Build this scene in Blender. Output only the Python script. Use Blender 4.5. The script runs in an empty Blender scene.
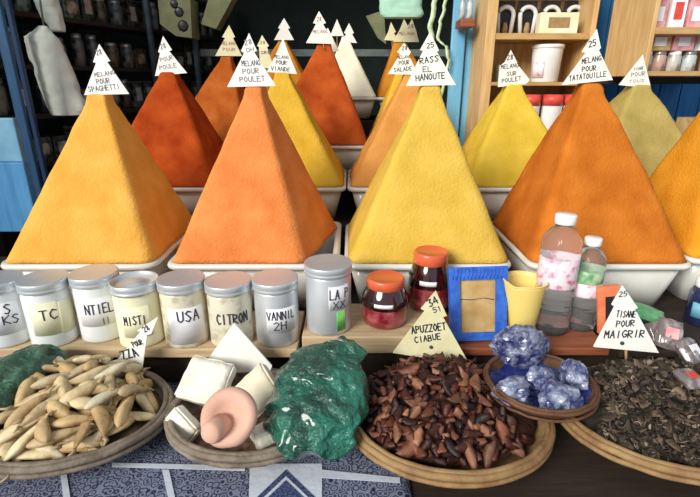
import bpy, bmesh, math, random
from mathutils import Vector, Matrix, Euler, noise
random.seed(7)
C = bpy.context.scene.collection
PI = math.pi
V = Vector
# ------------------------------------------------------------------ camera
FPX = 470.0; PITCH = math.radians(19.5); CAMZ = 1.344
CP, SP = math.cos(PITCH), math.sin(PITCH)
def ray(px, py):
    u = (px-350)/FPX; v = (248.5-py)/FPX
    return V((u, CP+SP*v, -SP+CP*v))
def P(px, py, Y):                       # point on the vertical plane y = Y
    d = ray(px, py); t = Y/d.y
    return V((d.x*t, Y, CAMZ+d.z*t))
def PZ(px, py, z):                      # point on the horizontal plane at height z
    d = ray(px, py); t = (z-CAMZ)/d.z
    return V((d.x*t, d.y*t, z))
cam_d = bpy.data.cameras.new('camera'); cam = bpy.data.objects.new('camera', cam_d); C.objects.link(cam)
cam.location = (0, 0, CAMZ); cam.rotation_euler = (PI/2-PITCH, 0, 0)
cam_d.sensor_fit = 'HORIZONTAL'; cam_d.sensor_width = 36; cam_d.lens = FPX/700*36; cam_d.clip_start = 0.02
bpy.context.scene.camera = cam

# ------------------------------------------------------------------ materials
def mat(name, col, rough=0.6, col2=None, scale=20, bump=0.0, bscale=None, metal=0, spec=0.5, trans=0, coat=0,
        rnd=None, island=False, detail=4, contrast=(0.3, 0.7), vor=False, ior=1.45, stretch=None, sheen=0, sss=0, bdist=0.004):
    m = bpy.data.materials.new(name); m.use_nodes = True
    nt = m.node_tree; N = nt.nodes; L = nt.links; b = N['Principled BSDF']
    b.inputs['Roughness'].default_value = rough; b.inputs['Metallic'].default_value = metal
    b.inputs['Specular IOR Level'].default_value = spec; b.inputs['Transmission Weight'].default_value = trans
    b.inputs['Coat Weight'].default_value = coat; b.inputs['IOR'].default_value = ior
    b.inputs['Coat Roughness'].default_value = 0.12
    b.inputs['Base Color'].default_value = (*col, 1)
    tc = N.new('ShaderNodeTexCoord'); src = tc.outputs['Object']
    if stretch:
        mp = N.new('ShaderNodeMapping'); mp.inputs['Scale'].default_value = stretch
        L.new(src, mp.inputs['Vector']); src = mp.outputs['Vector']
    out = None
    if col2 is not None:
        if vor:
            n = N.new('ShaderNodeTexVoronoi'); n.inputs['Scale'].default_value = scale; f = n.outputs['Distance']
        else:
            n = N.new('ShaderNodeTexNoise'); n.inputs['Scale'].default_value = scale; n.inputs['Detail'].default_value = detail
            f = n.outputs['Fac']
        L.new(src, n.inputs['Vector'])
        r = N.new('ShaderNodeValToRGB'); r.color_ramp.elements[0].position = contrast[0]; r.color_ramp.elements[1].position = contrast[1]
        r.color_ramp.elements[0].color = (*col, 1); r.color_ramp.elements[1].color = (*col2, 1)
        L.new(f, r.inputs['Fac']); out = r.outputs['Color']; L.new(out, b.inputs['Base Color'])
    if rnd:
        if island:
            g = N.new('ShaderNodeNewGeometry'); rs = g.outputs['Random Per Island']
        else:
            g = N.new('ShaderNodeObjectInfo'); rs = g.outputs['Random']
        r2 = N.new('ShaderNodeValToRGB'); r2.color_ramp.interpolation = 'LINEAR'
        els = r2.color_ramp.elements
        while len(els) < len(rnd): els.new(0.5)
        for i, c in enumerate(rnd):
            els[i].position = i/(len(rnd)-1); els[i].color = (*c, 1)
        L.new(rs, r2.inputs['Fac'])
        if out is not None:
            mx = N.new('ShaderNodeMix'); mx.data_type = 'RGBA'; mx.blend_type = 'MULTIPLY'; mx.inputs['Factor'].default_value = 1
            L.new(out, mx.inputs['A']); L.new(r2.outputs['Color'], mx.inputs['B']); L.new(mx.outputs['Result'], b.inputs['Base Color'])
        else: L.new(r2.outputs['Color'], b.inputs['Base Color'])
    if bump:
        n2 = N.new('ShaderNodeTexNoise'); n2.inputs['Scale'].default_value = bscale or scale; n2.inputs['Detail'].default_value = 5
        L.new(src, n2.inputs['Vector'])
        bp = N.new('ShaderNodeBump'); bp.inputs['Strength'].default_value = bump; bp.inputs['Distance'].default_value = bdist
        L.new(n2.outputs['Fac'], bp.inputs['Height']); L.new(bp.outputs['Normal'], b.inputs['Normal'])
    return m
def powder(name, c, c2, sc=13):
    return mat(name, c, 1.0, c2, sc, 0.6, 150, spec=0.08, detail=9, contrast=(0.3, 0.7), bdist=0.005)
M = {}
M['saffron'] = powder('saffron', (.70,.33,.050), (.84,.44,.095))
M['orange'] = powder('orange', (.66,.185,.045), (.80,.28,.085))
M['yellow'] = powder('yellow', (.60,.39,.050), (.73,.48,.095))
M['rust'] = powder('rust', (.44,.115,.012), (.62,.19,.025))
M['amber'] = powder('amber', (.66,.25,.015), (.78,.33,.03))
M['red'] = powder('red', (.27,.030,.006), (.46,.080,.014))
M['redb'] = powder('redb', (.33,.045,.010), (.54,.11,.02))
M['brick'] = powder('brick', (.38,.08,.012), (.55,.15,.03))
M['gold'] = powder('gold', (.56,.32,.025), (.72,.44,.055))
M['tan'] = powder('tan', (.58,.24,.05), (.74,.34,.09))
M['lemon'] = powder('lemon', (.62,.42,.035), (.76,.54,.07))
M['olive'] = powder('olive', (.36,.27,.07), (.50,.38,.13))
M['ivory'] = powder('ivory', (.80,.77,.58), (.90,.87,.70))
M['ochre'] = powder('ochre', (.50,.17,.015), (.66,.26,.03))
M['enamel'] = mat('enamel', (.80,.80,.76), .22, (.62,.62,.56), 7, coat=.3, contrast=(.35,.8))
M['card'] = mat('card', (.92,.91,.80), .7, (.80,.76,.56), 14, .1, 60, contrast=(.5,.85))
M['cardw'] = mat('cardw', (.92,.92,.86), .7, (.84,.84,.78), 14, .1, 60)
M['cardc'] = mat('cardc', (.82,.78,.52), .7, (.66,.60,.34), 18, .1, 60)
M['ink'] = mat('ink', (.015,.015,.03), .5, (.05,.05,.09), 80)
M['inkg'] = mat('inkg', (.16,.14,.18), .6, (.30,.26,.30), 80)
M['inkr'] = mat('inkr', (.28,.10,.14), .6, (.40,.2,.24), 80)
M['stick'] = mat('stick', (.42,.27,.12), .7, (.3,.18,.08), 40)
M['metal'] = mat('metal', (.74,.77,.80), .38, (.60,.64,.68), 12, .08, 50, metal=.6)
M['lid_brown'] = mat('lid_brown', (.44,.36,.29), .55, (.54,.49,.43), 9, .05, 40, metal=.15)
M['tin_print'] = mat('tin_print', (.74,.70,.55), .4, (.40,.33,.22), 34, contrast=(.48,.72), metal=.2)
M['jar_plastic'] = mat('jar_plastic', (.82,.85,.84), .2, (.68,.72,.73), 12, coat=.5, contrast=(.3,.8))
M['cream_fill'] = mat('cream_fill', (.80,.76,.46), .5, (.84,.84,.66), 20)
M['seal_green'] = mat('seal_green', (.10,.55,.08), .4, (.3,.7,.2), 60)
M['label'] = mat('label', (.88,.88,.90), .6, (.78,.78,.82), 20)
M['label_cream'] = mat('label_cream', (.86,.84,.62), .6, (.84,.80,.52), 20)
M['jam_glass'] = mat('jam_glass', (.035,.003,.005), .08, (.012,.002,.003), 35, coat=1, spec=.8, contrast=(.4,.6))
M['jam_fruit'] = mat('jam_fruit', (.20,.012,.02), .15, (.50,.13,.14), 28, .3, 30, coat=1, contrast=(.45,.7))
M['jam_lid'] = mat('jam_lid', (.62,.085,.03), .35, (.75,.16,.07), 15, coat=.3)
M['dark_label'] = mat('dark_label', (.02,.015,.03), .3, (.10,.08,.12), 50)
M['blue_frame'] = mat('blue_frame', (.015,.07,.42), .4, (.04,.16,.60), 45, .35, 90, contrast=(.3,.7))
M['tan_board'] = mat('tan_board', (.40,.24,.08), .8, (.60,.42,.20), 22, .3, 60)
M['yellow_plastic'] = mat('yellow_plastic', (.80,.60,.16), .32, (.84,.66,.24), 6, coat=.25)
M['pet'] = mat('pet', (.96,.97,.98), .06, trans=.93, ior=1.2)
M['bottle_fill'] = mat('bottle_fill', (.96,.93,.93), .03, trans=.96, ior=1.33)
M['rose_label'] = mat('rose_label', (.86,.72,.78), .4, (.62,.16,.30), 45, contrast=(.52,.66))
M['green_label'] = mat('green_label', (.12,.36,.14), .4, (.50,.62,.45), 45, contrast=(.45,.66))
M['white_cap'] = mat('white_cap', (.90,.90,.90), .3, (.84,.84,.84), 20)
M['red_frame'] = mat('red_frame', (.70,.16,.06), .45, (.80,.28,.14), 20)
M['black_card'] = mat('black_card', (.012,.012,.014), .35, (.03,.03,.035), 20)
M['pale_wood'] = mat('pale_wood', (.58,.44,.27), .65, (.42,.29,.16), 10, .25, 30, stretch=(1,10,10), contrast=(.35,.75))
M['unit_wood'] = mat('unit_wood', (.72,.48,.22), .6, (.54,.31,.11), 6, .2, 30, stretch=(8,8,1.2), contrast=(.35,.75))
M['unit_shelf'] = mat('unit_shelf', (.58,.36,.15), .6, (.40,.21,.07), 6, .2, 30, stretch=(1.2,8,8), contrast=(.35,.75))
M['red_wood'] = mat('red_wood', (.22,.055,.025), .5, (.32,.11,.05), 10, .2, 30, stretch=(1,8,8))
M['dark_wood'] = mat('dark_wood', (.022,.014,.010), .75, (.035,.022,.014), 12, .2, 30, stretch=(1,8,8))
M['basket'] = mat('basket', (.26,.19,.11), .75, (.40,.32,.22), 30, .6, 120, contrast=(.3,.7))
M['basket_grey'] = mat('basket_grey', (.12,.09,.065), .75, (.27,.22,.17), 30, .6, 120, contrast=(.3,.7))
M['basket_tan'] = mat('basket_tan', (.20,.10,.04), .7, (.36,.23,.10), 26, .5, 100, contrast=(.3,.7))
M['basket_red'] = mat('basket_red', (.07,.028,.013), .7, (.17,.075,.035), 26, .5, 100)
M['pod'] = mat('pod', (1,.98,.92), .62, (.46,.33,.20), 26, .6, 60, rnd=[(.66,.53,.31),(.78,.67,.45),(.42,.28,.12),(.76,.70,.54),(.50,.35,.17),(.62,.46,.24)], contrast=(.40,.66))
M['pod_stem'] = mat('pod_stem', (.50,.38,.22), .8, (.36,.25,.13), 50, .4)
M['apricot'] = mat('apricot', (.85,.8,.8), .55, (.35,.22,.2), 55, .6, 70, rnd=[(.030,.006,.004),(.10,.022,.010),(.26,.09,.045),(.05,.010,.006),(.015,.004,.003),(.42,.20,.11),(.09,.022,.010),(.04,.008,.004)], contrast=(.42,.7))
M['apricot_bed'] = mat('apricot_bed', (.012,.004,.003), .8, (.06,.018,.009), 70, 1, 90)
M['herb'] = mat('herb', (.3,.3,.3), .8, rnd=[(.02,.016,.010),(.07,.05,.03),(.010,.008,.006),(.03,.026,.010),(.16,.11,.07),(.04,.022,.02),(.012,.010,.006),(.34,.26,.19)], island=True)
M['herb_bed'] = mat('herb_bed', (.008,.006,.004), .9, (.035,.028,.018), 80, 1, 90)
M['chalk'] = mat('chalk', (.76,.70,.55), .85, (.60,.50,.34), 24, .7, 60, contrast=(.4,.8))
M['chalk_w'] = mat('chalk_w', (.84,.80,.70), .85, (.68,.62,.48), 24, .7, 60, contrast=(.4,.8))
M['clay'] = mat('clay', (.60,.34,.25), .7, (.70,.44,.34), 18, .15, 60)
M['teal_bag'] = mat('teal_bag', (.002,.050,.030), .15, (.010,.17,.11), 12, 1, 30, coat=.9, contrast=(.40,.62), bdist=.03)
M['green_bag'] = mat('green_bag', (.015,.065,.035), .3, (.08,.20,.12), 22, 1, 40, coat=.25, contrast=(.35,.7), bdist=.02)
M['crystal'] = mat('crystal', (.045,.06,.17), .22, (.38,.42,.56), 40, .9, 60, coat=.7, spec=.8, contrast=(.42,.66), bdist=.008)
M['crystal_bag'] = mat('crystal_bag', (.02,.03,.12), .16, (.28,.31,.44), 55, 1, 55, coat=1, spec=.9, contrast=(.42,.7), bdist=.012)
M['blue_plastic'] = mat('blue_plastic', (.006,.014,.11), .15, (.015,.03,.2), 18, .8, 40, coat=1, bdist=.012)
M['blue_paint'] = mat('blue_paint', (.12,.38,.62), .55, (.20,.50,.74), 5, .2, 30, stretch=(8,8,1), contrast=(.3,.7))
M['blue_wall'] = mat('blue_wall', (.035,.18,.40), .6, (.07,.26,.52), 6, .2, 30, stretch=(8,8,1))
M['blue_post'] = mat('blue_post', (.012,.07,.18), .5, (.03,.12,.26), 8, .2, 30, stretch=(8,8,1))
M['blue_dark'] = mat('blue_dark', (.012,.04,.12), .5, (.02,.07,.18), 8, .2, 30, stretch=(8,8,1))
M['blue_light'] = mat('blue_light', (.16,.36,.52), .5, (.07,.24,.42), 7, contrast=(.4,.6))
M['cloth_white'] = mat('cloth_white', (.62,.68,.60), .85, (.78,.82,.74), 14, .4, 30, bdist=.01)
M['cloth_green'] = mat('cloth_green', (.34,.60,.46), .7, (.44,.70,.56), 14, .3, 30)
M['ribbon'] = mat('ribbon', (.45,.62,.34), .5, (.68,.80,.58), 20)
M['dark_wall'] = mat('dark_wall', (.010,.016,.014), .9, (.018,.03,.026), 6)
M['carton'] = mat('carton', (.24,.25,.13), .8, (.14,.16,.08), 10, contrast=(.4,.7))
M['pole'] = mat('pole', (.035,.06,.09), .5, (.07,.11,.14), 20)
M['beam'] = mat('beam', (.18,.21,.19), .7, (.12,.14,.13), 20)
M['print_red'] = mat('print_red', (.65,.05,.04), .4, (.75,.12,.09), 30)
M['pink'] = mat('pink', (.66,.24,.26), .5, (.75,.42,.42), 25, contrast=(.4,.6))
M['mint'] = mat('mint', (.40,.52,.34), .5, (.55,.62,.46), 20)
M['jar_mix'] = mat('jar_mix', (.8,.8,.8), .3, (.1,.1,.1), 26, rnd=[(.06,.08,.07),(.20,.25,.22),(.10,.06,.04),(.32,.36,.33),(.04,.05,.06),(.16,.10,.05)], coat=.4, contrast=(.45,.6))
M['jar_mix2'] = mat('jar_mix2', (1,1,1), .3, (.4,.4,.4), 26, rnd=[(.45,.5,.5),(.62,.64,.62),(.40,.30,.20),(.55,.35,.3)], coat=.4, contrast=(.45,.6))
M['jar_lid'] = mat('jar_lid', (.30,.30,.29), .3, (.5,.5,.5), 20, metal=.6)
M['floor'] = mat('floor', (.05,.045,.04), .9, (.08,.07,.06), 5, .3, 20)
M['packet'] = mat('packet', (.16,.13,.13), .18, (.42,.38,.37), 36, .7, 40, coat=.9, contrast=(.45,.65))
M['packet_green'] = mat('packet_green', (.05,.26,.10), .25, (.16,.42,.2), 30, .6, 40, coat=.8)
M['navy_glass'] = mat('navy_glass', (.008,.012,.05), .08, (.02,.03,.1), 20, coat=1)
M['cyan_label'] = mat('cyan_label', (.12,.38,.50), .4, (.2,.46,.56), 20)
M['cloth_plain'] = mat('cloth_plain', (.52,.57,.66), .9, (.60,.65,.74), 20, .3, 90)
M['motif'] = mat('motif', (.015,.025,.10), .9, (.10,.13,.24), 300, contrast=(.45,.6))
# printed cloth
def printed_cloth():
    m = bpy.data.materials.new('printed_cloth'); m.use_nodes = True
    nt = m.node_tree; N = nt.nodes; L = nt.links; b = N['Principled BSDF']; b.inputs['Roughness'].default_value = .9
    tc = N.new('ShaderNodeTexCoord')
    w = N.new('ShaderNodeTexNoise'); w.inputs['Scale'].default_value = 6
    L.new(tc.outputs['Object'], w.inputs['Vector'])
    v = N.new('ShaderNodeTexVoronoi'); v.inputs['Scale'].default_value = 75; v.distance = 'EUCLIDEAN'; v.feature = 'F1'
    L.new(tc.outputs['Object'], v.inputs['Vector'])
    wv = N.new('ShaderNodeMath'); wv.operation = 'PINGPONG'; wv.inputs[1].default_value = .17
    L.new(v.outputs['Distance'], wv.inputs[0])
    r = N.new('ShaderNodeValToRGB'); r.color_ramp.elements[0].position = .05; r.color_ramp.elements[1].position = .15
    r.color_ramp.elements[0].color = (.20,.23,.32,1); r.color_ramp.elements[1].color = (.004,.007,.045,1)
    L.new(wv.outputs[0], r.inputs['Fac'])
    L.new(r.outputs['Color'], b.inputs['Base Color'])
    return m
M['printed'] = printed_cloth()

# ------------------------------------------------------------------ helpers
ORG = {}
def tag(o, label=None, cat=None, group=None, kind=None):
    if label: o['label'] = label
    if cat: o['category'] = cat
    if group: o['group'] = group
    if kind: o['kind'] = kind
    return o
def thing(name, label, cat, loc, rz=0, group=None):
    o = bpy.data.objects.new(name, None); C.objects.link(o); o.location = loc; o.rotation_euler = (0,0,rz)
    o.empty_display_size = .02
    ORG[o] = V(loc)
    return tag(o, label, cat, group)
class MB:
    def __init__(s): s.v = []; s.f = []; s.sm = []
    def add(s, verts, faces, smooth=False):
        n = len(s.v); s.v += [V(p) for p in verts]; s.f += [tuple(i+n for i in f) for f in faces]; s.sm += [smooth]*len(faces); return s
    def box(s, c, size, rot=None, bev=0.0):
        x, y, z = [a/2 for a in size]
        bm = bmesh.new(); bmesh.ops.create_cube(bm, size=1)
        for vv in bm.verts: vv.co = V((vv.co.x*size[0], vv.co.y*size[1], vv.co.z*size[2]))
        if bev: bmesh.ops.bevel(bm, geom=list(bm.edges), offset=min(bev, min(size)*.45), segments=2, affect='EDGES', profile=.5)
        if rot is not None:
            R = rot if isinstance(rot, Matrix) else Euler(rot).to_matrix().to_4x4()
            bmesh.ops.transform(bm, matrix=R, verts=bm.verts)
        bm.verts.index_update()
        s.add([vv.co+V(c) for vv in bm.verts], [[q.index for q in f.verts] for f in bm.faces]); bm.free(); return s
    def lathe(s, prof, c=(0,0,0), n=32, sx=1, sy=1, rot=None, smooth=True, wob=0):
        vs = []; fs = []
        for (r, z) in prof:
            for k in range(n):
                a = 2*PI*k/n; q = r*(1+wob*noise.noise(V((math.cos(a)*2, math.sin(a)*2, z*30))))
                p = V((q*sx*math.cos(a), q*sy*math.sin(a), z))
                if rot is not None: p = rot @ p
                vs.append(p+V(c))
        m = len(prof)
        for i in range(m-1):
            for k in range(n):
                k2 = (k+1) % n; fs.append((i*n+k, i*n+k2, (i+1)*n+k2, (i+1)*n+k))
        if prof[0][0] > 1e-6: fs.append(tuple(range(n))[::-1])
        if prof[-1][0] > 1e-6: fs.append(tuple((m-1)*n+k for k in range(n)))
        return s.add(vs, fs, smooth)
    def tube(s, pts, r, n=8, closed=False):
        pts = [V(p) for p in pts]; rs = r if isinstance(r, (list, tuple)) else [r]*len(pts)
        vs = []; fs = []; m = len(pts)
        for i, p in enumerate(pts):
            a = pts[(i-1) % m] if (closed or i > 0) else p; b = pts[(i+1) % m] if (closed or i < m-1) else p
            d = (b-a).normalized(); up = V((0,0,1)) if abs(d.z) < .9 else V((1,0,0))
            x = d.cross(up).normalized(); y = x.cross(d)
            for k in range(n):
                t = 2*PI*k/n; vs.append(p+x*rs[i]*math.cos(t)+y*rs[i]*math.sin(t))
        for i in range(m if closed else m-1):
            j = (i+1) % m
            for k in range(n): fs.append((i*n+k, i*n+(k+1) % n, j*n+(k+1) % n, j*n+k))
        if not closed: fs += [tuple(range(n))[::-1], tuple((m-1)*n+k for k in range(n))]
        return s.add(vs, fs, True)
    def prism(s, poly, d):
        n = len(poly); d = V(d); p = [V(q) for q in poly]
        return s.add(p+[q+d for q in p], [tuple(range(n))[::-1], tuple(range(n, 2*n))]+[(i, (i+1) % n, n+(i+1) % n, n+i) for i in range(n)])
    def build(s, name, m, parent=None, org=None, sub=0):
        me = bpy.data.meshes.new(name)
        if parent is not None: o0 = ORG[parent]
        elif org is not None: o0 = V(org)
        else:
            xs = [p.x for p in s.v]; ys = [p.y for p in s.v]; zs = [p.z for p in s.v]
            o0 = V(((min(xs)+max(xs))/2, (min(ys)+max(ys))/2, min(zs)))
        me.from_pydata([p-o0 for p in s.v], [], s.f)
        me.polygons.foreach_set('use_smooth', s.sm)
        bm = bmesh.new(); bm.from_mesh(me); bmesh.ops.recalc_face_normals(bm, faces=bm.faces); bm.to_mesh(me); bm.free()
        me.materials.append(m if not isinstance(m, str) else M[m])
        ob = bpy.data.objects.new(name, me); C.objects.link(ob)
        if parent is not None: ob.parent = parent
        else: ob.location = o0
        ORG[ob] = o0
        if sub:
            md = ob.modifiers.new('s', 'SUBSURF'); md.levels = sub; md.render_levels = sub
        return ob
def copy_tree(o, parent=None):
    c = o.copy(); C.objects.link(c)
    if parent: c.parent = parent
    for ch in list(o.children):
        copy_tree(ch, c)
    return c
def struct(name, m, mb): return tag(mb.build(name, m), kind='structure')

# hand-drawn capitals, on a 4 x 6 grid
G = {'A':[[0,0,2,6,4,0],[1,2.3,3,2.3]],'B':[[0,0,0,6,3,5.4,3,3.6,0,3.2,3.6,2.6,3.6,.6,0,0]],'C':[[4,5,2,6,.3,4,.3,2,2,0,4,.8]],
'D':[[0,0,0,6,3,5,4,3,3,.8,0,0]],'E':[[4,6,0,6,0,0,4,0],[0,3,3,3.2]],'F':[[4,6,0,6,0,0],[0,3,3,3]],'G':[[4,5,2,6,.2,4,.2,2,2,0,4,1,4,2.6,2.4,2.6]],
'H':[[0,0,0,6],[4,0,4,6],[0,3,4,3.2]],'I':[[2,0,2,6]],'J':[[4,6,4,1,2,0,.5,1]],'K':[[0,0,0,6],[4,6,0,2.8,4,0]],'L':[[0,6,0,0,4,0]],
'M':[[0,0,.4,6,2,2.6,3.6,6,4,0]],'N':[[0,0,0,6,4,0,4,6]],'O':[[2,6,.2,4,.2,2,2,0,3.8,2,3.8,4,2,6]],'P':[[0,0,0,6,3.6,5.2,3.4,3.4,0,2.8]],
'Q':[[2,6,.2,4,.2,2,2,0,3.8,2,3.8,4,2,6],[2.4,1.6,4.2,-.4]],'R':[[0,0,0,6,3.6,5.2,3.4,3.4,0,2.8,4,0]],'S':[[4,5.2,2,6,.3,4.8,3.6,1.8,2,0,0,.8]],
'T':[[0,6,4,6],[2,6,2,0]],'U':[[0,6,.3,1,2,0,3.7,1,4,6]],'V':[[0,6,2,0,4,6]],'X':[[0,0,4,6],[0,6,4,0]],'Z':[[0,6,4,6,0,0,4,0]],
'2':[[0,5,2,6,4,4.6,0,0,4,0]],'5':[[4,6,.6,6,.3,3.4,3,3.6,4,1.8,2,0,0,.6]],'8':[[2,3,.4,4.6,2,6,3.6,4.6,2,3,.2,1.4,2,0,3.8,1.4,2,3]],
'3':[[0,6,4,6,1.6,3.6,4,2,2,0,0,.8]],'1':[[1,5,2,6,2,0]],'4':[[3,0,3,6,0,2,4,2]],'0':[[2,6,.2,3,2,0,3.8,3,2,6]],'.':[[1.8,0,2.2,0,2.2,.6]],"'":[[2,6,1.6,4.6]]}
rt = random.Random(3)
def write(mb, text, fmap, h, length, wid=None):
    """text along u in [0,length], v in [0,h]; fmap(u,v,d) -> point, d = lift off the surface"""
    n = len(text); adv = length/n; cw = adv*.72; w = wid or h*.075
    for i, ch in enumerate(text):
        jy = rt.uniform(-.05,.05)*h
        for st in G.get(ch, []):
            pts = [(i*adv+st[k]/4*cw, st[k+1]/6*h+jy) for k in range(0, len(st), 2)]
            for a, b in zip(pts, pts[1:]):
                dx, dy = b[0]-a[0], b[1]-a[1]; l = math.hypot(dx, dy) or 1; nx, ny = -dy/l*w, dx/l*w; ex, ey = dx/l*w*.6, dy/l*w*.6
                q = [(a[0]+nx-ex, a[1]+ny-ey), (a[0]-nx-ex, a[1]-ny-ey), (b[0]-nx+ex, b[1]-ny+ey), (b[0]+nx+ex, b[1]+ny+ey)]
                lo = [fmap(x, y, .0001) for x, y in q]; hi = [fmap(x, y, .0007) for x, y in q]
                mb.add(lo+hi, [(0,1,2,3),(7,6,5,4),(0,4,5,1),(1,5,6,2),(2,6,7,3),(3,7,4,0)])

def sign(label, poly, Y, lines=(), m='card', ink='ink', stick=None, group=None, thick=.004, dot=None, tilt=0, name='price_sign'):
    """tree-shaped card standing at depth Y; poly and lines are read off as seen from the counter front"""
    pts = [P(x, y, Y) for x, y in poly]
    base = V((sum(p.x for p in pts)/len(pts), Y, min(p.z for p in pts)))
    t = thing(name, label, 'sign', base, 0, group)
    MB().prism([p for p in pts], (0, thick, 0)).build('card', m, t)
    if lines:
        tb = MB()
        for (s, x0, y0, x1, y1, h) in lines:
            A = P(x0, y0, Y); B = P(x1, y1, Y); Hh = (P(x0, y0-h, Y)-A).length; d = (B-A); Ln = d.length; d.normalize(); up = V((-d.z, 0, d.x))
            write(tb, s, lambda u, v, q: A+d*u+up*v+V((0, -q, 0)), Hh, Ln)
        if tb.v: tb.build('lettering', ink, t)
    if dot:
        c = P(dot[0], dot[1], Y); r = dot[2]/FPX*Y
        MB().lathe([(r, 0), (r*.8, .003), (0, .0035)], c, 12, rot=Matrix.Rotation(PI/2, 3, 'X')).build('hole_dot', 'ink', t)  # dark disc added where the card has a hole
    if stick:
        a, b = stick
        MB().tube([P(a[0], a[1], Y+thick+.003), P(b[0], b[1], Y+thick+.003)], .003, 6).build('stake', 'stick', t)
    return t

# ------------------------------------------------------------------ setting
def bx(x0, x1, y0, y1, z0, z1, bev=0): return MB().box(((x0+x1)/2, (y0+y1)/2, (z0+z1)/2), (x1-x0, y1-y0, z1-z0), bev=bev)
struct('floor', 'floor', bx(-2.2, 2.4, -1.5, 4.1, -.1, 0))
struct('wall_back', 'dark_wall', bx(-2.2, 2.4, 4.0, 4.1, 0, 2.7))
struct('wall_left', 'dark_wall', bx(-2.2, -2.1, .9, 4.0, 0, 2.7))
struct('wall_right', 'blue_wall', bx(2.3, 2.4, .9, 4.0, 0, 2.7))
struct('unseen_ceiling', 'dark_wall', bx(-2.2, 2.4, 2.3, 4.1, 2.7, 2.76))  # added out of view to shade the interior, front edge cut back for sun
# blue boarded partition behind the right of the stall
pb = MB()
x = .535
while x < 2.28:
    pb.box((x+.055, 2.66, 1.35), (.108, .03, 2.7), bev=.004); x += .112
struct('wall_partition', 'blue_wall', pb)
SH = .75            # height of the shelf the tins stand on
# stepped display stand
st = thing('display_stand', 'dark stepped wooden stand carrying the rows of spice basins', 'stand', (0, 1.9, 0))
for (y0, y1, z1, nm) in ((.998, 1.66, SH-.025, 'step'), (1.66, 2.11, SH+.095, 'step'), (2.11, 2.56, SH+.19, 'step'), (2.56, 3.05, SH+.40, 'step')):
    bx({.998:-1.55, 1.66:-1.0, 2.11:-.92, 2.56:-.62}[y0], .52 if y0 > 2.0 else 1.75, y0+.0005, y1, 0, z1, .004).build(nm, 'dark_wood', st)
ct = thing('market_counter', 'low dark wooden counter the round baskets stand on', 'counter', (0, .72, 0))
bx(-1.5, 1.5, .47, .99, .61, .64, .004).build('counter_top', 'dark_wood', ct)
for sx in (-1.42, 1.42):
    for sy in (.52, .94): bx(sx-.03, sx+.03, sy-.03, sy+.03, 0, .61).build('leg', 'dark_wood', ct)
# printed cloth over the counter, hanging down at the front
cl = MB(); nx, ny = 90, 24; vs = []; fs = []
for j in range(ny+1):
    for i in range(nx+1):
        x = -1.45+1.56*i/nx; s = j/ny*.62
        if s < .4: y, z = .985-s, .642
        else: y, z = .585-.005-(.0), .642-(s-.4)
        if s >= .4: y -= .115-0
        y = y if s < .4 else .462
        if s < .4: y = .985-s*1.3
        z += .0015*noise.noise(V((x*9, s*9, 0)))+.0015
        vs.append((x, y, z))
for j in range(ny):
    for i in range(nx): a = j*(nx+1)+i; fs.append((a, a+1, a+nx+2, a+nx+1))
cl.add(vs, fs, True)
cloth = cl.build('table_cloth', 'printed'); tag(cloth, 'navy and white printed cloth spread over the counter under the baskets', 'cloth')
sd = cloth.modifiers.new('t', 'SOLIDIFY'); sd.thickness = .0015; sd.offset = 1
def cloth_patch(name, m, px):     # flat strip lying on the cloth top
    pts = [PZ(x, y, .6465) for x, y in px]
    return MB().prism(pts, (0, 0, .001)).build(name, m, cloth)
cloth_patch('white_band', 'cloth_plain', [(112,463),(245,466),(245,471),(112,467)])
cloth_patch('white_band', 'cloth_plain', [(60,470),(66,470),(74,520),(66,520)])
cloth_patch('white_band', 'cloth_plain', [(162,470),(169,470),(180,520),(173,520)])
pp = cloth_patch('white_panel', 'cloth_plain', [(250,464),(322,464),(322,520),(248,520)])
for k, (w, mm) in enumerate(((32, 'motif'), (25, 'cloth_plain'), (21, 'motif'))):
    MB().prism([PZ(286+a*w, 500+b*w*.95, .648+k*.0004) for a, b in ((0,-1),(1,0),(0,1),(-1,0))], (0,0,.0004)).build('diamond', mm, cloth)
cloth_patch('white_band', 'cloth_plain', [(322,470),(400,478),(400,483),(322,478)])

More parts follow.
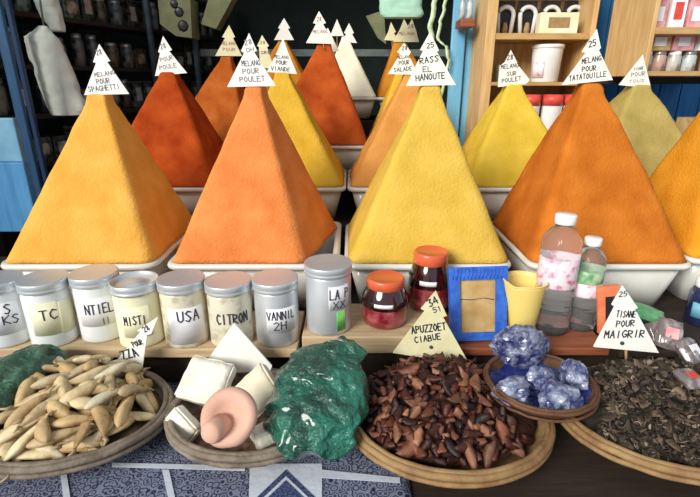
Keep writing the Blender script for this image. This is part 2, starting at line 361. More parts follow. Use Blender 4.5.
# ------------------------------------------------------------------ spice pyramids
def heap_pyramid(label, quad, apex, zb, m, group, bas=None, rnd=.012, curve=0.0, name='spice_pyramid', basin=True, seed=0, tip=.018):
    """quad: FL, FR, BR, BL (x,y); apex (x,y,z)"""
    vs = []; fs = []; n = 14; m_ = 40
    ax = V(apex)
    cen = V((sum(q[0] for q in quad)/4, sum(q[1] for q in quad)/4, zb))
    ring = []
    for e in range(4):
        a = V((*quad[e], zb)); b = V((*quad[(e+1) % 4], zb))
        for k in range(n):
            ring.append(a.lerp(b, k/n))
    # soften corners
    def soft(r, amt):
        L_ = len(r)
        for _ in range(amt): r = [(r[(i-1) % L_]+r[i]*2+r[(i+1) % L_])/4 for i in range(L_)]
        return r
    ring = [cen+(p-cen)*1.035 for p in soft(ring, 1)]
    ax = ax+V((0,0,.042))
    N_ = len(ring)
    for j in range(m_+1):
        f = j/m_
        ff = f
        tp = tip/max(.01, (ax-cen).length)
        rr = ring if f < .75 else soft(ring, int((f-.75)*24)+1)
        for i, p in enumerate(rr):
            s = 1-f*(1-.0)
            q = ax.lerp(p, s)
            # round the apex off
            if f > .86:
                g = (f-.86)/.14; H_ = ax.z-zb; q.z = zb+H_*.86+H_*.14*(g-.55*g*g); cxy = ax.lerp(cen, .14*(1-g)); k = math.sqrt(max(0, 1-g*g))*.9+.1*(1-g)
                q.x = cxy.x+(q.x-cxy.x)/max(1e-4, 1-g)*k if g < 1 else ax.x; q.y = cxy.y+(q.y-cxy.y)/max(1e-4, 1-g)*k if g < 1 else ax.y
            bul = math.sin(PI*f)*curve
            out = (p-cen); out.z = 0
            q += out*bul
            nn = noise.noise(V((q.x*14+seed, q.y*14, q.z*14)))*.0035+noise.noise(V((q.x*50+seed, q.y*50, q.z*50)))*.0012
            q += out.normalized()*nn*(1 if f < .9 else .2)
            vs.append(q)
    for j in range(m_):
        for i in range(N_):
            i2 = (i+1) % N_; fs.append((j*N_+i, j*N_+i2, (j+1)*N_+i2, (j+1)*N_+i))
    fs.append(tuple(range(N_))[::-1]); fs.append(tuple(m_*N_+i for i in range(N_)))
    mb = MB(); mb.add(vs, fs, True)
    o = mb.build(name, m, org=(cen.x, cen.y, zb)); tag(o, label, 'spice', group)
    for p in o.data.polygons: pass
    return o
def basin(label, x0, x1, y0, y1, zr, depth, group=None, taper=.045):
    c = V(((x0+x1)/2, (y0+y1)/2, zr-depth)); t = thing('enamel_basin', label, 'basin', c, 0, group)
    def rr(hx, hy, z, r=.035, n=5):
        out = []
        for (sx, sy, a0) in ((1,1,0), (-1,1,PI/2), (-1,-1,PI), (1,-1,1.5*PI)):
            for k in range(n+1):
                a = a0+PI/2*k/n; out.append(V((c.x+sx*(hx-r)+r*math.cos(a), c.y+sy*(hy-r)+r*math.sin(a), z)))
        return out
    hx, hy = (x1-x0)/2, (y1-y0)/2
    def loftr(secs):
        vs = []; fs = []; n = len(secs[0])
        for s_ in secs: vs += s_
        for j in range(len(secs)-1):
            for i in range(n): i2 = (i+1) % n; fs.append((j*n+i, j*n+i2, (j+1)*n+i2, (j+1)*n+i))
        return vs, fs, n
    secs = [rr(hx-taper, hy-taper, zr-depth), rr(hx-.014, hy-.014, zr-.012), rr(hx-.018, hy-.018, zr-.012), rr(hx-taper-.004, hy-taper-.004, zr-depth+.005)]
    vs, fs, n = loftr(secs); fs.append(tuple(range(n))[::-1]); fs.append(tuple(3*n+i for i in range(n)))
    MB().add(vs, fs, True).build('body', 'enamel', t)
    secs = [rr(hx-.015, hy-.015, zr-.018), rr(hx-.002, hy-.002, zr-.016), rr(hx, hy, zr-.008), rr(hx-.003, hy-.003, zr-.001), rr(hx-.02, hy-.02, zr-.001), rr(hx-.02, hy-.02, zr-.012)]
    vs, fs, n = loftr(secs)
    for i in range(n): i2 = (i+1) % n; fs.append((5*n+i, 5*n+i2, i2, i))
    MB().add(vs, fs, True).build('rim', 'enamel', t)
    return t
ZB1 = SH+.128
def pyr_row(defs, zb, depth, group, gb):
    for d in defs:
        quad, apex, m, lab, blab = d[:5]
        cv = d[5] if len(d) > 5 else 0
        heap_pyramid(lab, quad, apex, zb, m, group, seed=apex[0]*10, curve=cv)
        xs = [q[0] for q in quad]; ys = [q[1] for q in quad]
        basin(blab, min(xs)-.018, max(xs)+.016, min(ys)-.020, max(ys)+.016, zb, depth, gb)
def Q(x0, x1, y0, y1): return [(x0,y0),(x1,y0),(x1,y1),(x0,y1)]
def ap(px, py, Y): return tuple(P(px, py, Y))
pyr_row([
 (Q(-.945,-.545,1.2,1.6), ap(101,93,1.40), 'saffron', 'saffron-yellow powder pyramid at the far left of the front row', 'white enamel basin under the saffron-yellow pyramid at far left'),
 ([(-.487,1.2),(-.128,1.2),(-.045,1.54),(-.44,1.6)], ap(256,86,1.39), 'orange', 'bright orange powder pyramid behind the vanilla tin', 'white enamel basin under the bright orange front pyramid'),
 (Q(.002,.430,1.2,1.58), ap(430,86,1.38), 'yellow', 'bright yellow powder pyramid in the centre of the front row', 'white enamel basin under the bright yellow central pyramid'),
 (Q(.505,.925,1.2,1.6), ap(588,84,1.40), 'rust', 'rust-orange powder pyramid behind the two clear bottles', 'white enamel basin under the rust-orange pyramid behind the bottles', .03),
 (Q(.968,1.37,1.24,1.64), ap(733,78,1.44), 'amber', 'amber powder pyramid cut off by the right edge', 'white enamel basin under the amber pyramid at the right edge'),
], ZB1, .15, 'powder pyramids in the front row', 'basins in the front row')
ZB2 = SH+.232
pyr_row([
 (Q(-.905,-.50,1.70,2.08), ap(170,73,1.89), 'red', 'dark red powder pyramid second from left, behind the saffron one', 'white enamel basin under the dark red pyramid', .05),
 (Q(-.44,-.03,1.70,2.08), ap(282,72,1.89), 'gold', 'golden yellow pyramid partly hidden behind the bright orange one', 'white enamel basin under the golden yellow second-row pyramid'),
 (Q(.008,.40,1.70,2.08), ap(411,74,1.89), 'tan', 'orange-tan pyramid mostly hidden behind the central yellow one', 'white enamel basin under the orange-tan pyramid'),
 (Q(.44,.83,1.70,2.08), ap(512,86,1.88), 'lemon', 'lemon yellow pyramid in front of the wooden shelf unit', 'white enamel basin under the lemon yellow pyramid', .04),
 (Q(.90,1.30,1.70,2.08), ap(638,87,1.88), 'olive', 'olive-green rounded powder heap under the right shelf unit', 'white enamel basin under the olive-green heap', .10),
], ZB2, .135, 'powder pyramids in the second row', 'basins in the second row')
ZB3 = SH+.326
pyr_row([
 (Q(-.84,-.46,2.15,2.52), ap(229,57,2.34), 'brick', 'brick-orange pyramid between the dark red and the bright orange ones', 'white enamel basin under the brick-orange pyramid'),
 (Q(-.37,.075,2.15,2.52), ap(325,43,2.34), 'redb', 'tall red-orange pyramid standing in the third row', 'white enamel basin under the tall red-orange pyramid', .03),
 (Q(.10,.48,2.15,2.52), ap(403,62,2.34), 'gold', 'deep yellow pyramid behind the orange-tan one in the middle', 'white enamel basin under the deep yellow third-row pyramid'),
], ZB3, .13, 'powder pyramids in the third row', 'basins in the third row')
ZB4 = SH+.52
pyr_row([
 (Q(-.55,-.20,2.60,2.92), ap(283,42,2.76), 'ochre', 'tan-brown pyramid in the back row behind the golden one', 'white enamel basin under the tan-brown back pyramid'),
 (Q(-.17,.135,2.60,2.92), ap(345,40,2.76), 'ivory', 'ivory-white powder pyramid in the back row', 'white enamel basin under the ivory-white pyramid'),
 (Q(.155,.46,2.60,2.92), ap(398,38,2.76), 'ochre', 'brown-orange pyramid in the back row right of the ivory one', 'white enamel basin under the brown-orange back pyramid'),
], ZB4, .11, 'powder pyramids in the back row', 'basins in the back row')

# ------------------------------------------------------------------ signs
sign('white card reading pour spaghetti on the saffron pyramid', [(99,44),(110,61),(107,62),(129,94),(84,95),(96,63),(93,62)], 1.375,
     [('28',97,55,103,54,5),('MELANG',95,77,116,74,4),('POUR',97,84,111,83,5),('SPAGHETTI',89,92,121,89,5)], 'cardw', 'inkg', ((104,94),(103,100)))
sign('white tree-shaped card on the dark red pyramid', [(163,36),(172,50),(169,51),(187,73),(155,76),(160,53),(158,52)], 1.865,
     [('28',161,49,167,48,5),('POUR',161,62,174,59,4),('POULE',160,70,178,67,4)], 'cardw', 'inkg', ((171,74),(171,80)))
sign('large white card reading pour poulet on the bright orange pyramid', [(249,33),(257,51),(254,52),(276,86),(227,87),(244,53),(241,51)], 1.365,
     [('28',245,45,253,44,5),('DH',247,52,255,51,4),('MELANG',242,66,261,65,5),('POUR',243,74,260,73,5),('POULET',240,82,266,81,5)], 'cardw', 'inkg', ((253,86),(254,92)))
sign('cream tree-shaped card on the brick-orange pyramid', [(229,25),(235,37),(233,38),(242,56),(215,56),(225,38),(222,37)], 2.31,
     [('MELANG',222,45,236,45,3),('POUR',223,51,236,51,3)], 'cardc', 'inkr', ((229,55),(229,64)))
sign('small cream card standing just right of the bright orange pyramid card', [(262,35),(269,46),(267,47),(274,68),(260,68),(259,47),(257,46)], 2.05,
     [('28',260,44,266,44,3),('CUMIN',261,54,270,54,3)], 'cardc', 'inkr', ((266,67),(269,100)))
sign('plain white fir-shaped card on the tan-brown back pyramid', [(284,18),(290,28),(288,29),(294,40),(274,40),(280,29),(278,28)], 2.73, (), 'cardw', 'inkg', ((284,40),(284,46)))
sign('white card reading pour viande on the golden second-row pyramid', [(283,38),(288,52),(297,74),(267,72),(277,52)], 1.865,
     [('MELANG',274,58,289,59,3),('POUR',276,64,287,65,4),('VIANDE',271,70,291,72,4)], 'cardw', 'ink', ((282,72),(282,78)))
sign('cream card on the tall red-orange pyramid', [(319,11),(326,23),(323,24),(334,44),(306,43),(316,24),(313,23)], 2.30,
     [('28',317,21,322,21,4),('MELANG',313,33,328,33,3)], 'card', 'inkr', ((323,43),(325,50)))
sign('cream card leaning behind the tall red-orange pyramid card', [(328,28),(339,51),(330,52),(322,32)], 2.42, (), 'card', 'inkr', ((333,51),(334,70)))
sign('tiny plain white card just left of the ivory pyramid card', [(337,19),(344,36),(330,36)], 2.84, (), 'cardw', 'inkg', ((337,36),(338,80)))
sign('small white fir-shaped card on the ivory pyramid', [(349,23),(354,33),(352,34),(357,43),(341,42),(346,34),(344,33)], 2.73, (), 'cardw', 'inkg', ((347,42),(346,47)))
sign('small cream card on the left slope of the brown-orange back pyramid', [(391,22),(396,32),(394,33),(398,41),(384,40),(388,32)], 2.75, (), 'cardc', 'inkg', ((392,40),(393,60)))
sign('cream twin-peaked card on the brown-orange back pyramid', [(404,19),(408,26),(412,19),(416,30),(419,42),(393,42),(400,29)], 2.72,
     [('MELANG',399,35,415,35,3),('28',408,28,414,28,4)], 'cardc', 'inkr', ((402,42),(401,48)))
sign('white card reading pour salade on the orange-tan pyramid', [(404,43),(411,52),(409,55),(418,75),(388,74),(400,54),(397,52)], 1.86,
     [('28',402,50,408,50,4),('MELANG',397,59,412,58,3),('POUR',399,65,410,64,4),('SALADE',394,72,413,70,4)], 'card', 'ink', ((407,74),(410,80)))
sign('big white card reading rass el hanoute on the central yellow pyramid', [(430,32),(439,50),(437,52),(456,85),(406,86),(423,51),(420,50)], 1.355,
     [('25',427,48,435,47,5),('RASS',420,64,440,61,6),('EL',423,72,433,71,5),('HANOUTE',416,81,446,78,6)], 'card', 'ink', ((430,85),(430,92)))
sign('cream card on the lemon yellow pyramid before the white bucket', [(511,50),(517,62),(518,65),(530,80),(526,84),(498,87),(500,66),(505,62)], 1.855,
     [('28',507,60,514,59,5),('MELANG',501,69,519,67,4),('SUR',507,76,517,75,4),('POULET',502,83,522,80,4)], 'card', 'ink', ((512,85),(512,92)))
sign('big cream card reading pour tatatouille on the rust-orange pyramid', [(597,29),(601,48),(599,50),(613,80),(562,85),(586,53),(582,52)], 1.375,
     [('25',589,47,597,45,6),('MELANG',582,64,602,60,5),('POUR',582,72,597,70,5),('TATATOUILLE',569,81,607,76,5)], 'card', 'ink', ((589,82),(588,90)))
sign('cream triangular card on the olive-green heap', [(643,55),(651,88),(619,85)], 1.855,
     [('TISANE',634,71,644,69,3),('POUR',631,77,646,75,4),('TOUS',629,83,645,82,3)], 'card', 'inkg', ((637,86),(637,93)))
sign('cream card lettered apuzzoet stuck in the dried brown fruit', [(436,291),(447,316),(443,317),(470,365),(393,353),(425,311),(421,309)], .930,
     [('34',430,307,440,302,7),('51',434,313,443,310,5),('APUZZOET',412,334,447,329,7),('CIABUE',415,343,442,339,6)], 'cardc', 'ink', ((430,352),(430,368)), dot=(431,347,2.2))
sign('white card reading tisane pour maigrir in the dark dried herbs', [(623,286),(638,308),(635,309),(659,353),(594,347),(615,307),(612,305)], .930,
     [('25',619,297,628,296,5),('TISANE',616,317,636,317,6),('POUR',616,327,635,326,6),('MAIGRIR',604,338,645,337,7)], 'cardw', 'ink', ((626,348),(626,368)), dot=(622,343,2.4))
sign('white lettered card leaning over the beige pods', [(158,317),(151,334),(147,335),(141,377),(112,366),(140,332),(137,331)], .925,
     [('28',145,332,151,329,5),('POUR',134,347,144,344,5),('ZZA',124,360,140,355,8)], 'cardw', 'ink', ((130,372),(128,390)))
sign('blank white triangular card among the pale stone blocks', [(234,323),(272,366),(270,371),(232,373),(199,372)], .915,
     (), 'cardw', 'inkg', ((236,372),(237,392)))

# ------------------------------------------------------------------ boards
ED = .966
def board(label, x0, x1, y0, y1, z0, z1, m):
    o = bx(x0, x1, y0, y1, z0, z1, .003).build('shelf_board', m); tag(o, label, 'board'); return o
board('long pale plank under the row of tins at left', -1.35, -.125, ED, 1.165, SH-.024, SH, 'pale_wood')
ZBD = SH+.022
board('thick pale wooden block board under the tall tin and the jam jars', -.115, .232, .985, 1.165, SH-.024, ZBD, 'pale_wood')
board('narrow reddish-brown plank under the clear bottles', .245, .62, .975, 1.165, SH-.024, SH-.004, 'red_wood')

# ------------------------------------------------------------------ tins
def cyl_map(cx, cy, r, a0, z0):
    # u along circumference, starting at angle a0 (measured from the side facing the counter front)
    def f(u, v, d):
        a = a0+u/r; q = r+d
        return V((cx+q*math.sin(a), cy-q*math.cos(a), z0+v))
    return f
def curved_patch(cx, cy, r, a0, a1, z0, z1, lift=.0006, n=14):
    vs = []; fs = []
    for rr_ in (r+lift*.1, r+lift):
        for z in (z0, z1):
            for k in range(n+1):
                a = a0+(a1-a0)*k/n; vs.append((cx+rr_*math.sin(a), cy-rr_*math.cos(a), z))
    W = n+1
    for k in range(n):
        fs.append((2*W+k, 2*W+k+1, 3*W+k+1, 3*W+k)); fs.append((k, W+k, W+k+1, k+1))
        fs.append((k, k+1, 2*W+k+1, 2*W+k)); fs.append((W+k, 3*W+k, 3*W+k+1, W+k+1))
    fs.append((0, 2*W, 3*W, W)); fs.append((n, W+n, 3*W+n, 2*W+n))
    return MB().add(vs, fs, True)
def tin(label, x, y, z, r, h, body, lid_m, text=(), lab=None, extra=None, bowl_lid=False, face=0):
    t = thing('spice_tin', label, 'tin', (x, y, z), 0, 'tins in a row on the plank')
    hl = .024
    prof = [(r*.90, 0), (r*.955, .003), (r*.955, .008)]
    hb = h-hl
    prof += [(r*.955, hb-.012), (r*.93, hb-.006), (r*.93, hb+.004)]
    MB().lathe(prof, (x, y, z), 40).build('body', body, t)
    if bowl_lid: lp = [(r, hb), (r*1.0, hb+.006), (r*.97, hb+.008), (r, hb+.012), (r, h-.002), (r*.97, h), (r*.93, h-.001), (r*.90, h-.008), (r*.5, h-.010), (r*.42, h-.006), (0, h-.005)]
    else: lp = [(r*.97, hb), (r, hb+.002), (r, hb+.008), (r*.985, hb+.010), (r, hb+.012), (r*1.0, h-.002), (r*.985, h), (r*.95, h)]
    ld = MB().lathe(lp[:8] if not bowl_lid else lp, (x, y, z), 40).build('lid', 'metal', t)
    if not bowl_lid:
        MB().lathe([(r*.945, h-.004), (r*.945, h-.0003)], (x, y, z), 40, smooth=False).build('lid_top', lid_m, ld)
    rb = r*.955
    if lab:
        a0, a1, z0, z1, lm = lab
        p = curved_patch(x, y, rb, a0, a1, z+z0, z+z1).build('paper_label', lm, t)
    if extra:
        a0, a1, z0, z1, lm = extra
        curved_patch(x, y, rb, a0, a1, z+z0, z+z1, .0004).build('sticker', lm, t)
    if text:
        tb = MB()
        for (s, a0, z0, hh, ln) in text: write(tb, s, cyl_map(x, y, rb+.0008, a0-ln*.09/rb, z+z0-hh*.1), hh*1.2, ln*1.18, hh*.07)
        tb.build('lettering', 'ink', t)
    return t
TR = .0545
specs = [(0,281),(41,282),(88,278),(131,286),(178,282),(225,288),(275,286)]
pos = []
for (px, py) in specs:
    q = PZ(px, py, SH+.160); pos.append([q.x, q.y+(.012,-.012)[len(pos) % 2]])
for it in range(200):
    for i in range(len(pos)-1):
        dx = pos[i+1][0]-pos[i][0]; dy = pos[i+1][1]-pos[i][1]; d = math.hypot(dx, dy)
        if d < 2*TR+.0012:
            e = (2*TR+.0012-d)/2/d; pos[i][0] -= dx*e; pos[i][1] -= dy*e; pos[i+1][0] += dx*e; pos[i+1][1] += dy*e
    for q in pos: q[1] = max(ED+TR*.93, min(1.10, q[1]))
    pos[-1][0] = min(pos[-1][0], -.1225-TR); pos[-1][1] = 1.022
hts = [.160,.162,.166,.158,.162,.157,.161]
def fa(i): return -math.atan2(pos[i][0]*-1, pos[i][1])*1.0  # turn towards the counter front centre
dat = [
 ('tin with short lettering at the far left of the row', 'jar_plastic', 'lid_brown', [('S',.15,.088,.020,.014),('KS',.05,.062,.018,.03)], (-.55,.75,.035,.115,'label'), None),
 ('cream-labelled tin marked TC, second from the left edge', 'jar_plastic', 'lid_brown', [('TC',-.25,.078,.020,.034)], (-.75,.45,.035,.118,'label_cream'), (.45,1.25,.03,.115,'cream_fill')),
 ('white tub lettered NTIEL under a brown-topped lid', 'jar_plastic', 'lid_brown', [('NTIEL',-.45,.080,.020,.055),('II',.1,.052,.012,.016)], (-.9,.95,.045,.118,'label'), None),
 ('tub with a shiny silver dished lid, fourth in the row', 'cream_fill', 'metal', [('MISTI',-.55,.066,.018,.044)], (-.75,.55,.03,.108,'label_cream'), None),
 ('white tin lettered USA with a brownish lid', 'tin_print', 'lid_brown', [('USA',-.2,.074,.022,.045)], (-.75,1.0,.012,.105,'label'), None),
 ('patterned tin lettered CITRON, sixth in the row', 'tin_print', 'lid_brown', [('CITRON',-.5,.068,.021,.066)], None, None),
 ('silver tin with white label reading VANNIL', 'metal', 'lid_brown', [('VANNIL',-.32,.076,.017,.060),('2H',-.08,.050,.017,.028)], (-.45,1.0,.040,.102,'label'), None),
]
for i, d in enumerate(dat):
    off = math.atan2(-pos[i][0], pos[i][1])   # label turned to face the viewer
    tx = [(s, a+off*.8, z, h, l) for (s, a, z, h, l) in d[3]]
    lb = (d[4][0]+off*.8, d[4][1]+off*.8)+d[4][2:] if d[4] else None
    ex = (d[5][0]+off*.8, d[5][1]+off*.8)+d[5][2:] if d[5] else None
    tin(d[0], pos[i][0], pos[i][1], SH, TR, hts[i], d[1], d[2], tx, lb, ex, bowl_lid=(i == 3))
q = PZ(328, 337, ZBD)
tin('taller silver tin lettered LA standing beside the jam jars', q.x, q.y+.056, ZBD, .0575, .170, 'metal', 'metal', [('LA P',.18,.098,.020,.044),('XX',.30,.074,.015,.03)],
    (.05,1.05,.068,.128,'label'), (.40,.85,.012,.064,'seal_green'))

# ------------------------------------------------------------------ jam jars
def jam(label, px, py, wpx, h):
    q = PZ(px, py, ZBD); d = (q-cam.location).length; r = wpx/FPX*d*.5; x, y, z = q.x, q.y+r*.95, ZBD
    t = thing('jam_jar', label, 'jar', (x, y, z))
    MB().lathe([(r*.80,0),(r*.94,.004),(r,.02),(r,h*.45),(r*.97,h*.6),(r*.80,h*.74),(r*.74,h*.80),(r*.74,h*.86)], (x,y,z), 36).build('glass_body', 'jam_fruit', t)
    MB().lathe([(r*.79,h*.80),(r*.82,h*.81),(r*.82,h*.96),(r*.79,h*.985),(r*.74,h),(r*.70,h*.985),(0,h*.99)], (x,y,z), 36).build('lid', 'jam_lid', t)
    sh = MB().lathe([(r*1.012,h*.42),(r*1.022,h*.46),(r*1.00,h*.6),(r*.84,h*.74),(r*.78,h*.80)], (x,y,z), 36); sh.f = sh.f[:-2]; sh.sm = sh.sm[:-2]
    sh.build('shoulder', 'jam_glass', t)
    off = math.atan2(-x, y)
    p = curved_patch(x, y, r*1.022, off-.45, off+.35, z+h*.50, z+h*.58, .0012).build('label', 'label', t)
    return t
jam('squat jar of dark red preserve with orange lid, the nearer one', 386, 331, 46, .122)
jam('tall jar of red preserve with orange lid behind the cream card', 431, 314, 41, .158)

# ------------------------------------------------------------------ blue framed panel
def tilted(px, py, z, ang):
    o = PZ(px, py, z)
    return o
bl = P(450, 348, .972); br = P(514, 346, .972)
bz = .648
fr = thing('picture_frame', 'blue painted frame around a cracked tan panel, leaning by the yellow beaker', 'frame', (.30, 1.01, SH-.004))
tl = P(447, 268, 1.085); trr = P(506, 266, 1.085)
fb_l = PZ(450, 341, SH-.003); fb_r = PZ(504, 339, SH-.003)
def bil(u, v): return (fb_l*(1-u)+fb_r*u)*(1-v)+(tl*(1-u)+trr*u)*v
nrm = (fb_r-fb_l).cross(tl-fb_l).normalized()
def strip(u0, u1, v0, v1, th, back=0):
    return MB().prism([bil(u0,v0)-nrm*back, bil(u1,v0)-nrm*back, bil(u1,v1)-nrm*back, bil(u0,v1)-nrm*back], nrm*th if nrm.y < 0 else -nrm*th)
if nrm.y > 0: nrm = -nrm
b_ = MB()
for a in ((0,1,0,.11),(0,1,.82,1),(0,.18,.11,.82),(.81,1,.11,.82)):
    s_ = strip(*a, .014, .0); b_.add(s_.v, s_.f)
b_.build('frame', 'blue_frame', fr)
s_ = strip(.17,.82,.10,.83,.005); s_.build('panel', 'tan_board', fr)
ck = MB().tube([bil(.2,.56)+nrm*.0055, bil(.4,.55)+nrm*.0055, bil(.6,.57)+nrm*.0055, bil(.79,.545)+nrm*.0055], .0012, 5); ck.build('crack', 'ink', fr)
st1 = MB()
for k in range(14):
    u = .06+.063*k; st1.tube([bil(u,.83)+nrm*.0145, bil(u+.03,.97)+nrm*.0145], .0018, 5)
st1.build('fringe', 'blue_frame', fr)

# ------------------------------------------------------------------ yellow beaker
def beaker():
    q = PZ(522, 338, SH-.004); r = .036; x, y, z = q.x+.002, q.y+.034, SH-.004
    h = .143
    t = thing('beaker', 'yellow plastic beaker with a notched rim beside the bottles', 'beaker', (x, y, z))
    vs = []; fs = []; n = 40; rows = 16
    def pt(i, k, inner):
        a = 2*PI*k/n; f = i/rows
        rr = (.036+.016*f)-(.0025 if inner else 0)
        top = h-(.005*math.exp(-((((a-1.5*PI+.75+PI) % (2*PI))-PI)/.30)**2))
        zz = top*f if not inner else .004+(top-.004)*f
        return V((x+rr*math.cos(a), y+rr*math.sin(a), z+zz))
    for i in range(rows+1):
        for k in range(n): vs.append(pt(i, k, False))
    for i in range(rows, -1, -1):
        for k in range(n): vs.append(pt(i, k, True))
    R_ = 2*(rows+1)
    for i in range(R_-1):
        for k in range(n): k2 = (k+1) % n; fs.append((i*n+k, i*n+k2, (i+1)*n+k2, (i+1)*n+k))
    fs.append(tuple(range(n))[::-1]); fs.append(tuple((R_-1)*n+k for k in range(n)))
    MB().add(vs, fs, True).build('cup', 'yellow_plastic', t)
    MB().tube([pt(rows, k, False)+V((0,0,.0)) for k in range(n)], .0024, 6, True).build('rim', 'yellow_plastic', t)
    return t
beaker()

# ------------------------------------------------------------------ bottles
def bottle(label, px, py, wpx, h, lm, z=SH-.004, dz=(.42,.66)):
    q = PZ(px, py, z); d = (q-cam.location).length; r = wpx/FPX*d*.5; x, y = q.x, q.y+r*.9
    t = thing('water_bottle', label, 'bottle', (x, y, z))
    prof = [(r*.80,0),(r*.96,.004),(r,.012)]
    k = .02
    while k < h*.40:
        prof += [(r,k),(r*.955,k+.005),(r,k+.010)]; k += .0155
    prof += [(r*.97,h*.41),(r*.97,h*.67),(r,h*.68),(r*.97,h*.70),(r,h*.72),(r*.93,h*.80),(r*.66,h*.87),(r*.42,h*.905),(r*.38,h*.93)]
    MB().lathe(prof, (x,y,z), 40).build('bottle_body', 'pet', t)
    MB().lathe([(r*.50,h*.925),(r*.52,h*.93),(r*.52,h*.992),(r*.47,h),(0,h)], (x,y,z), 28).build('cap', 'white_cap', t)
    l = MB().lathe([(r*.975,h*dz[0]),(r*.985,h*dz[0]+.001),(r*.985,h*dz[1]-.001),(r*.975,h*dz[1])], (x,y,z), 40); l.f = l.f[:-2]; l.sm = l.sm[:-2]
    l.build('label', lm, t)
    return t, x, y, r, h
b1, x1_, y1_, r1_, h1_ = bottle('taller clear bottle with pink label and white cap', 555, 337, 34, .305, 'rose_label')
b2, x2_, y2_, r2_, h2_ = bottle('shorter clear bottle with green and pink label', 584, 333, 27, .243, 'green_label', dz=(.54,.68))
l = MB().lathe([(r2_*.98,h2_*.40),(r2_*.99,h2_*.405),(r2_*.99,h2_*.54),(r2_*.98,h2_*.541)], (x2_,y2_,SH-.004), 40); l.f = l.f[:-2]; l.sm = l.sm[:-2]
l.build('label_band', 'rose_label', b2)

# orange framed small card behind the white herb sign
t = thing('framed_card', 'small orange-red frame with black inside behind the white herb card', 'frame', tuple(P(604,331,1.02)))
a = P(596,286,1.04); b = P(618,284,1.04); c = P(617,331,1.02); d = P(597,332,1.02)
def b4(u, v): return (d*(1-u)+c*u)*(1-v)+(a*(1-u)+b*u)*v
fm = MB()
for (u0,u1,v0,v1) in ((0,1,0,.2),(0,1,.78,1),(0,.35,.2,.78),(.9,1,.2,.78)):
    fm.prism([b4(u0,v0),b4(u1,v0),b4(u1,v1),b4(u0,v1)], (0,-.008,0))
fm.build('frame', 'red_frame', t)
MB().prism([b4(.3,.15),b4(.95,.15),b4(.95,.85),b4(.3,.85)], (0,-.003,0)).build('panel', 'black_card', t)

# ------------------------------------------------------------------ baskets
def basket(label, cx, cy, rx, ry, z0, h, m, rimr=.0072, name='round_basket'):
    t = thing(name, label, 'basket', (cx, cy, z0))
    prof = [(.42,0),(.50,.003),(.68,h*.22),(.84,h*.52),(.95,h*.84),(.985,h)]
    vs = []; fs = []; n = 72
    full = [(r, z) for r, z in prof]+[(r-.035, z+.002) for r, z in prof[::-1]]
    for (r, z) in full:
        for k in range(n):
            a = 2*PI*k/n; w = 1+.006*math.sin(a*36)
            vs.append((cx+rx*r*w*math.cos(a), cy+ry*r*w*math.sin(a), z0+z))
    for i in range(len(full)-1):
        for k in range(n): k2 = (k+1) % n; fs.append((i*n+k, i*n+k2, (i+1)*n+k2, (i+1)*n+k))
    fs.append(tuple(range(n))[::-1]); fs.append(tuple((len(full)-1)*n+k for k in range(n)))
    MB().add(vs, fs, True).build('bowl', m, t)
    for j, (rs, dz, rr) in enumerate(((.985, 0, rimr), (.945, .004, rimr*.8), (.99, -.014, rimr*.75))):
        rb = MB(); pts = []
        for k in range(96):
            a = 2*PI*k/96; w = 1+.006*noise.noise(V((math.cos(a)*3, math.sin(a)*3, j)))
            pts.append((cx+rx*rs*w*math.cos(a), cy+ry*rs*w*math.sin(a), z0+h+dz+.002*noise.noise(V((math.cos(a)*4, math.sin(a)*4, j+5)))))
        rb.tube(pts, rr, 8, True); rb.build('rim', m, t)
    return t
CT = .6475
HB = .058
BK = [(-.585,.800,.212,.158),(-.205,.806,.168,.138),(.20,.795,.205,.172),(.665,.795,.235,.172)]
basket('wide shallow basket full of beige pods at left', *BK[0], CT, HB, M['basket_grey'])
basket('smaller shallow basket holding the pale stone blocks', *BK[1], CT, HB, M['basket_grey'])
basket('shallow basket of dried brown fruit, central one', *BK[2], CT, HB, M['basket_tan'])
basket('wide shallow basket of dark dried herbs at right', *BK[3], CT, HB, M['basket_tan'])
BWL = (.394,.828,.112,.108)
basket('small reddish woven bowl of bluish crystals between two baskets', *BWL, CT+.062, .05, M['basket_red'], .004, name='woven_bowl')
def dome(b, x, y, base, peak, back=0.0, pw=1.0):
    r2 = ((x-b[0])/b[2])**2+((y-b[1])/b[3])**2
    return base+peak*max(0, 1-r2)**pw*(1+back*(y-b[1])/b[3])
def bed(name, label, cat, b, base, peak, back, m, sc=.92, parent=None, stuff=True, amp=.006):
    n, k_ = 60, 20; vs = []; fs = []
    for i in range(k_+1):
        for k in range(n):
            a = 2*PI*k/n; r = i/k_*sc; x = b[0]+b[2]*r*math.cos(a); y = b[1]+b[3]*r*math.sin(a)
            vs.append((x, y, dome(b, x, y, base, peak, back)+amp*noise.noise(V((x*50, y*50, 0)))))
    for i in range(k_):
        for k in range(n): k2 = (k+1) % n; fs.append((i*n+k, i*n+k2, (i+1)*n+k2, (i+1)*n+k))
    o0 = len(vs)
    for k in range(n):
        a = 2*PI*k/n; vs.append((b[0]+b[2]*.55*math.cos(a), b[1]+b[3]*.55*math.sin(a), CT+.0075))
    for k in range(n): k2 = (k+1) % n; fs.append((k_*n+k, k_*n+k2, o0+k2, o0+k))
    fs.append(tuple(o0+k for k in range(n)))
    return MB().add(vs, fs, True)

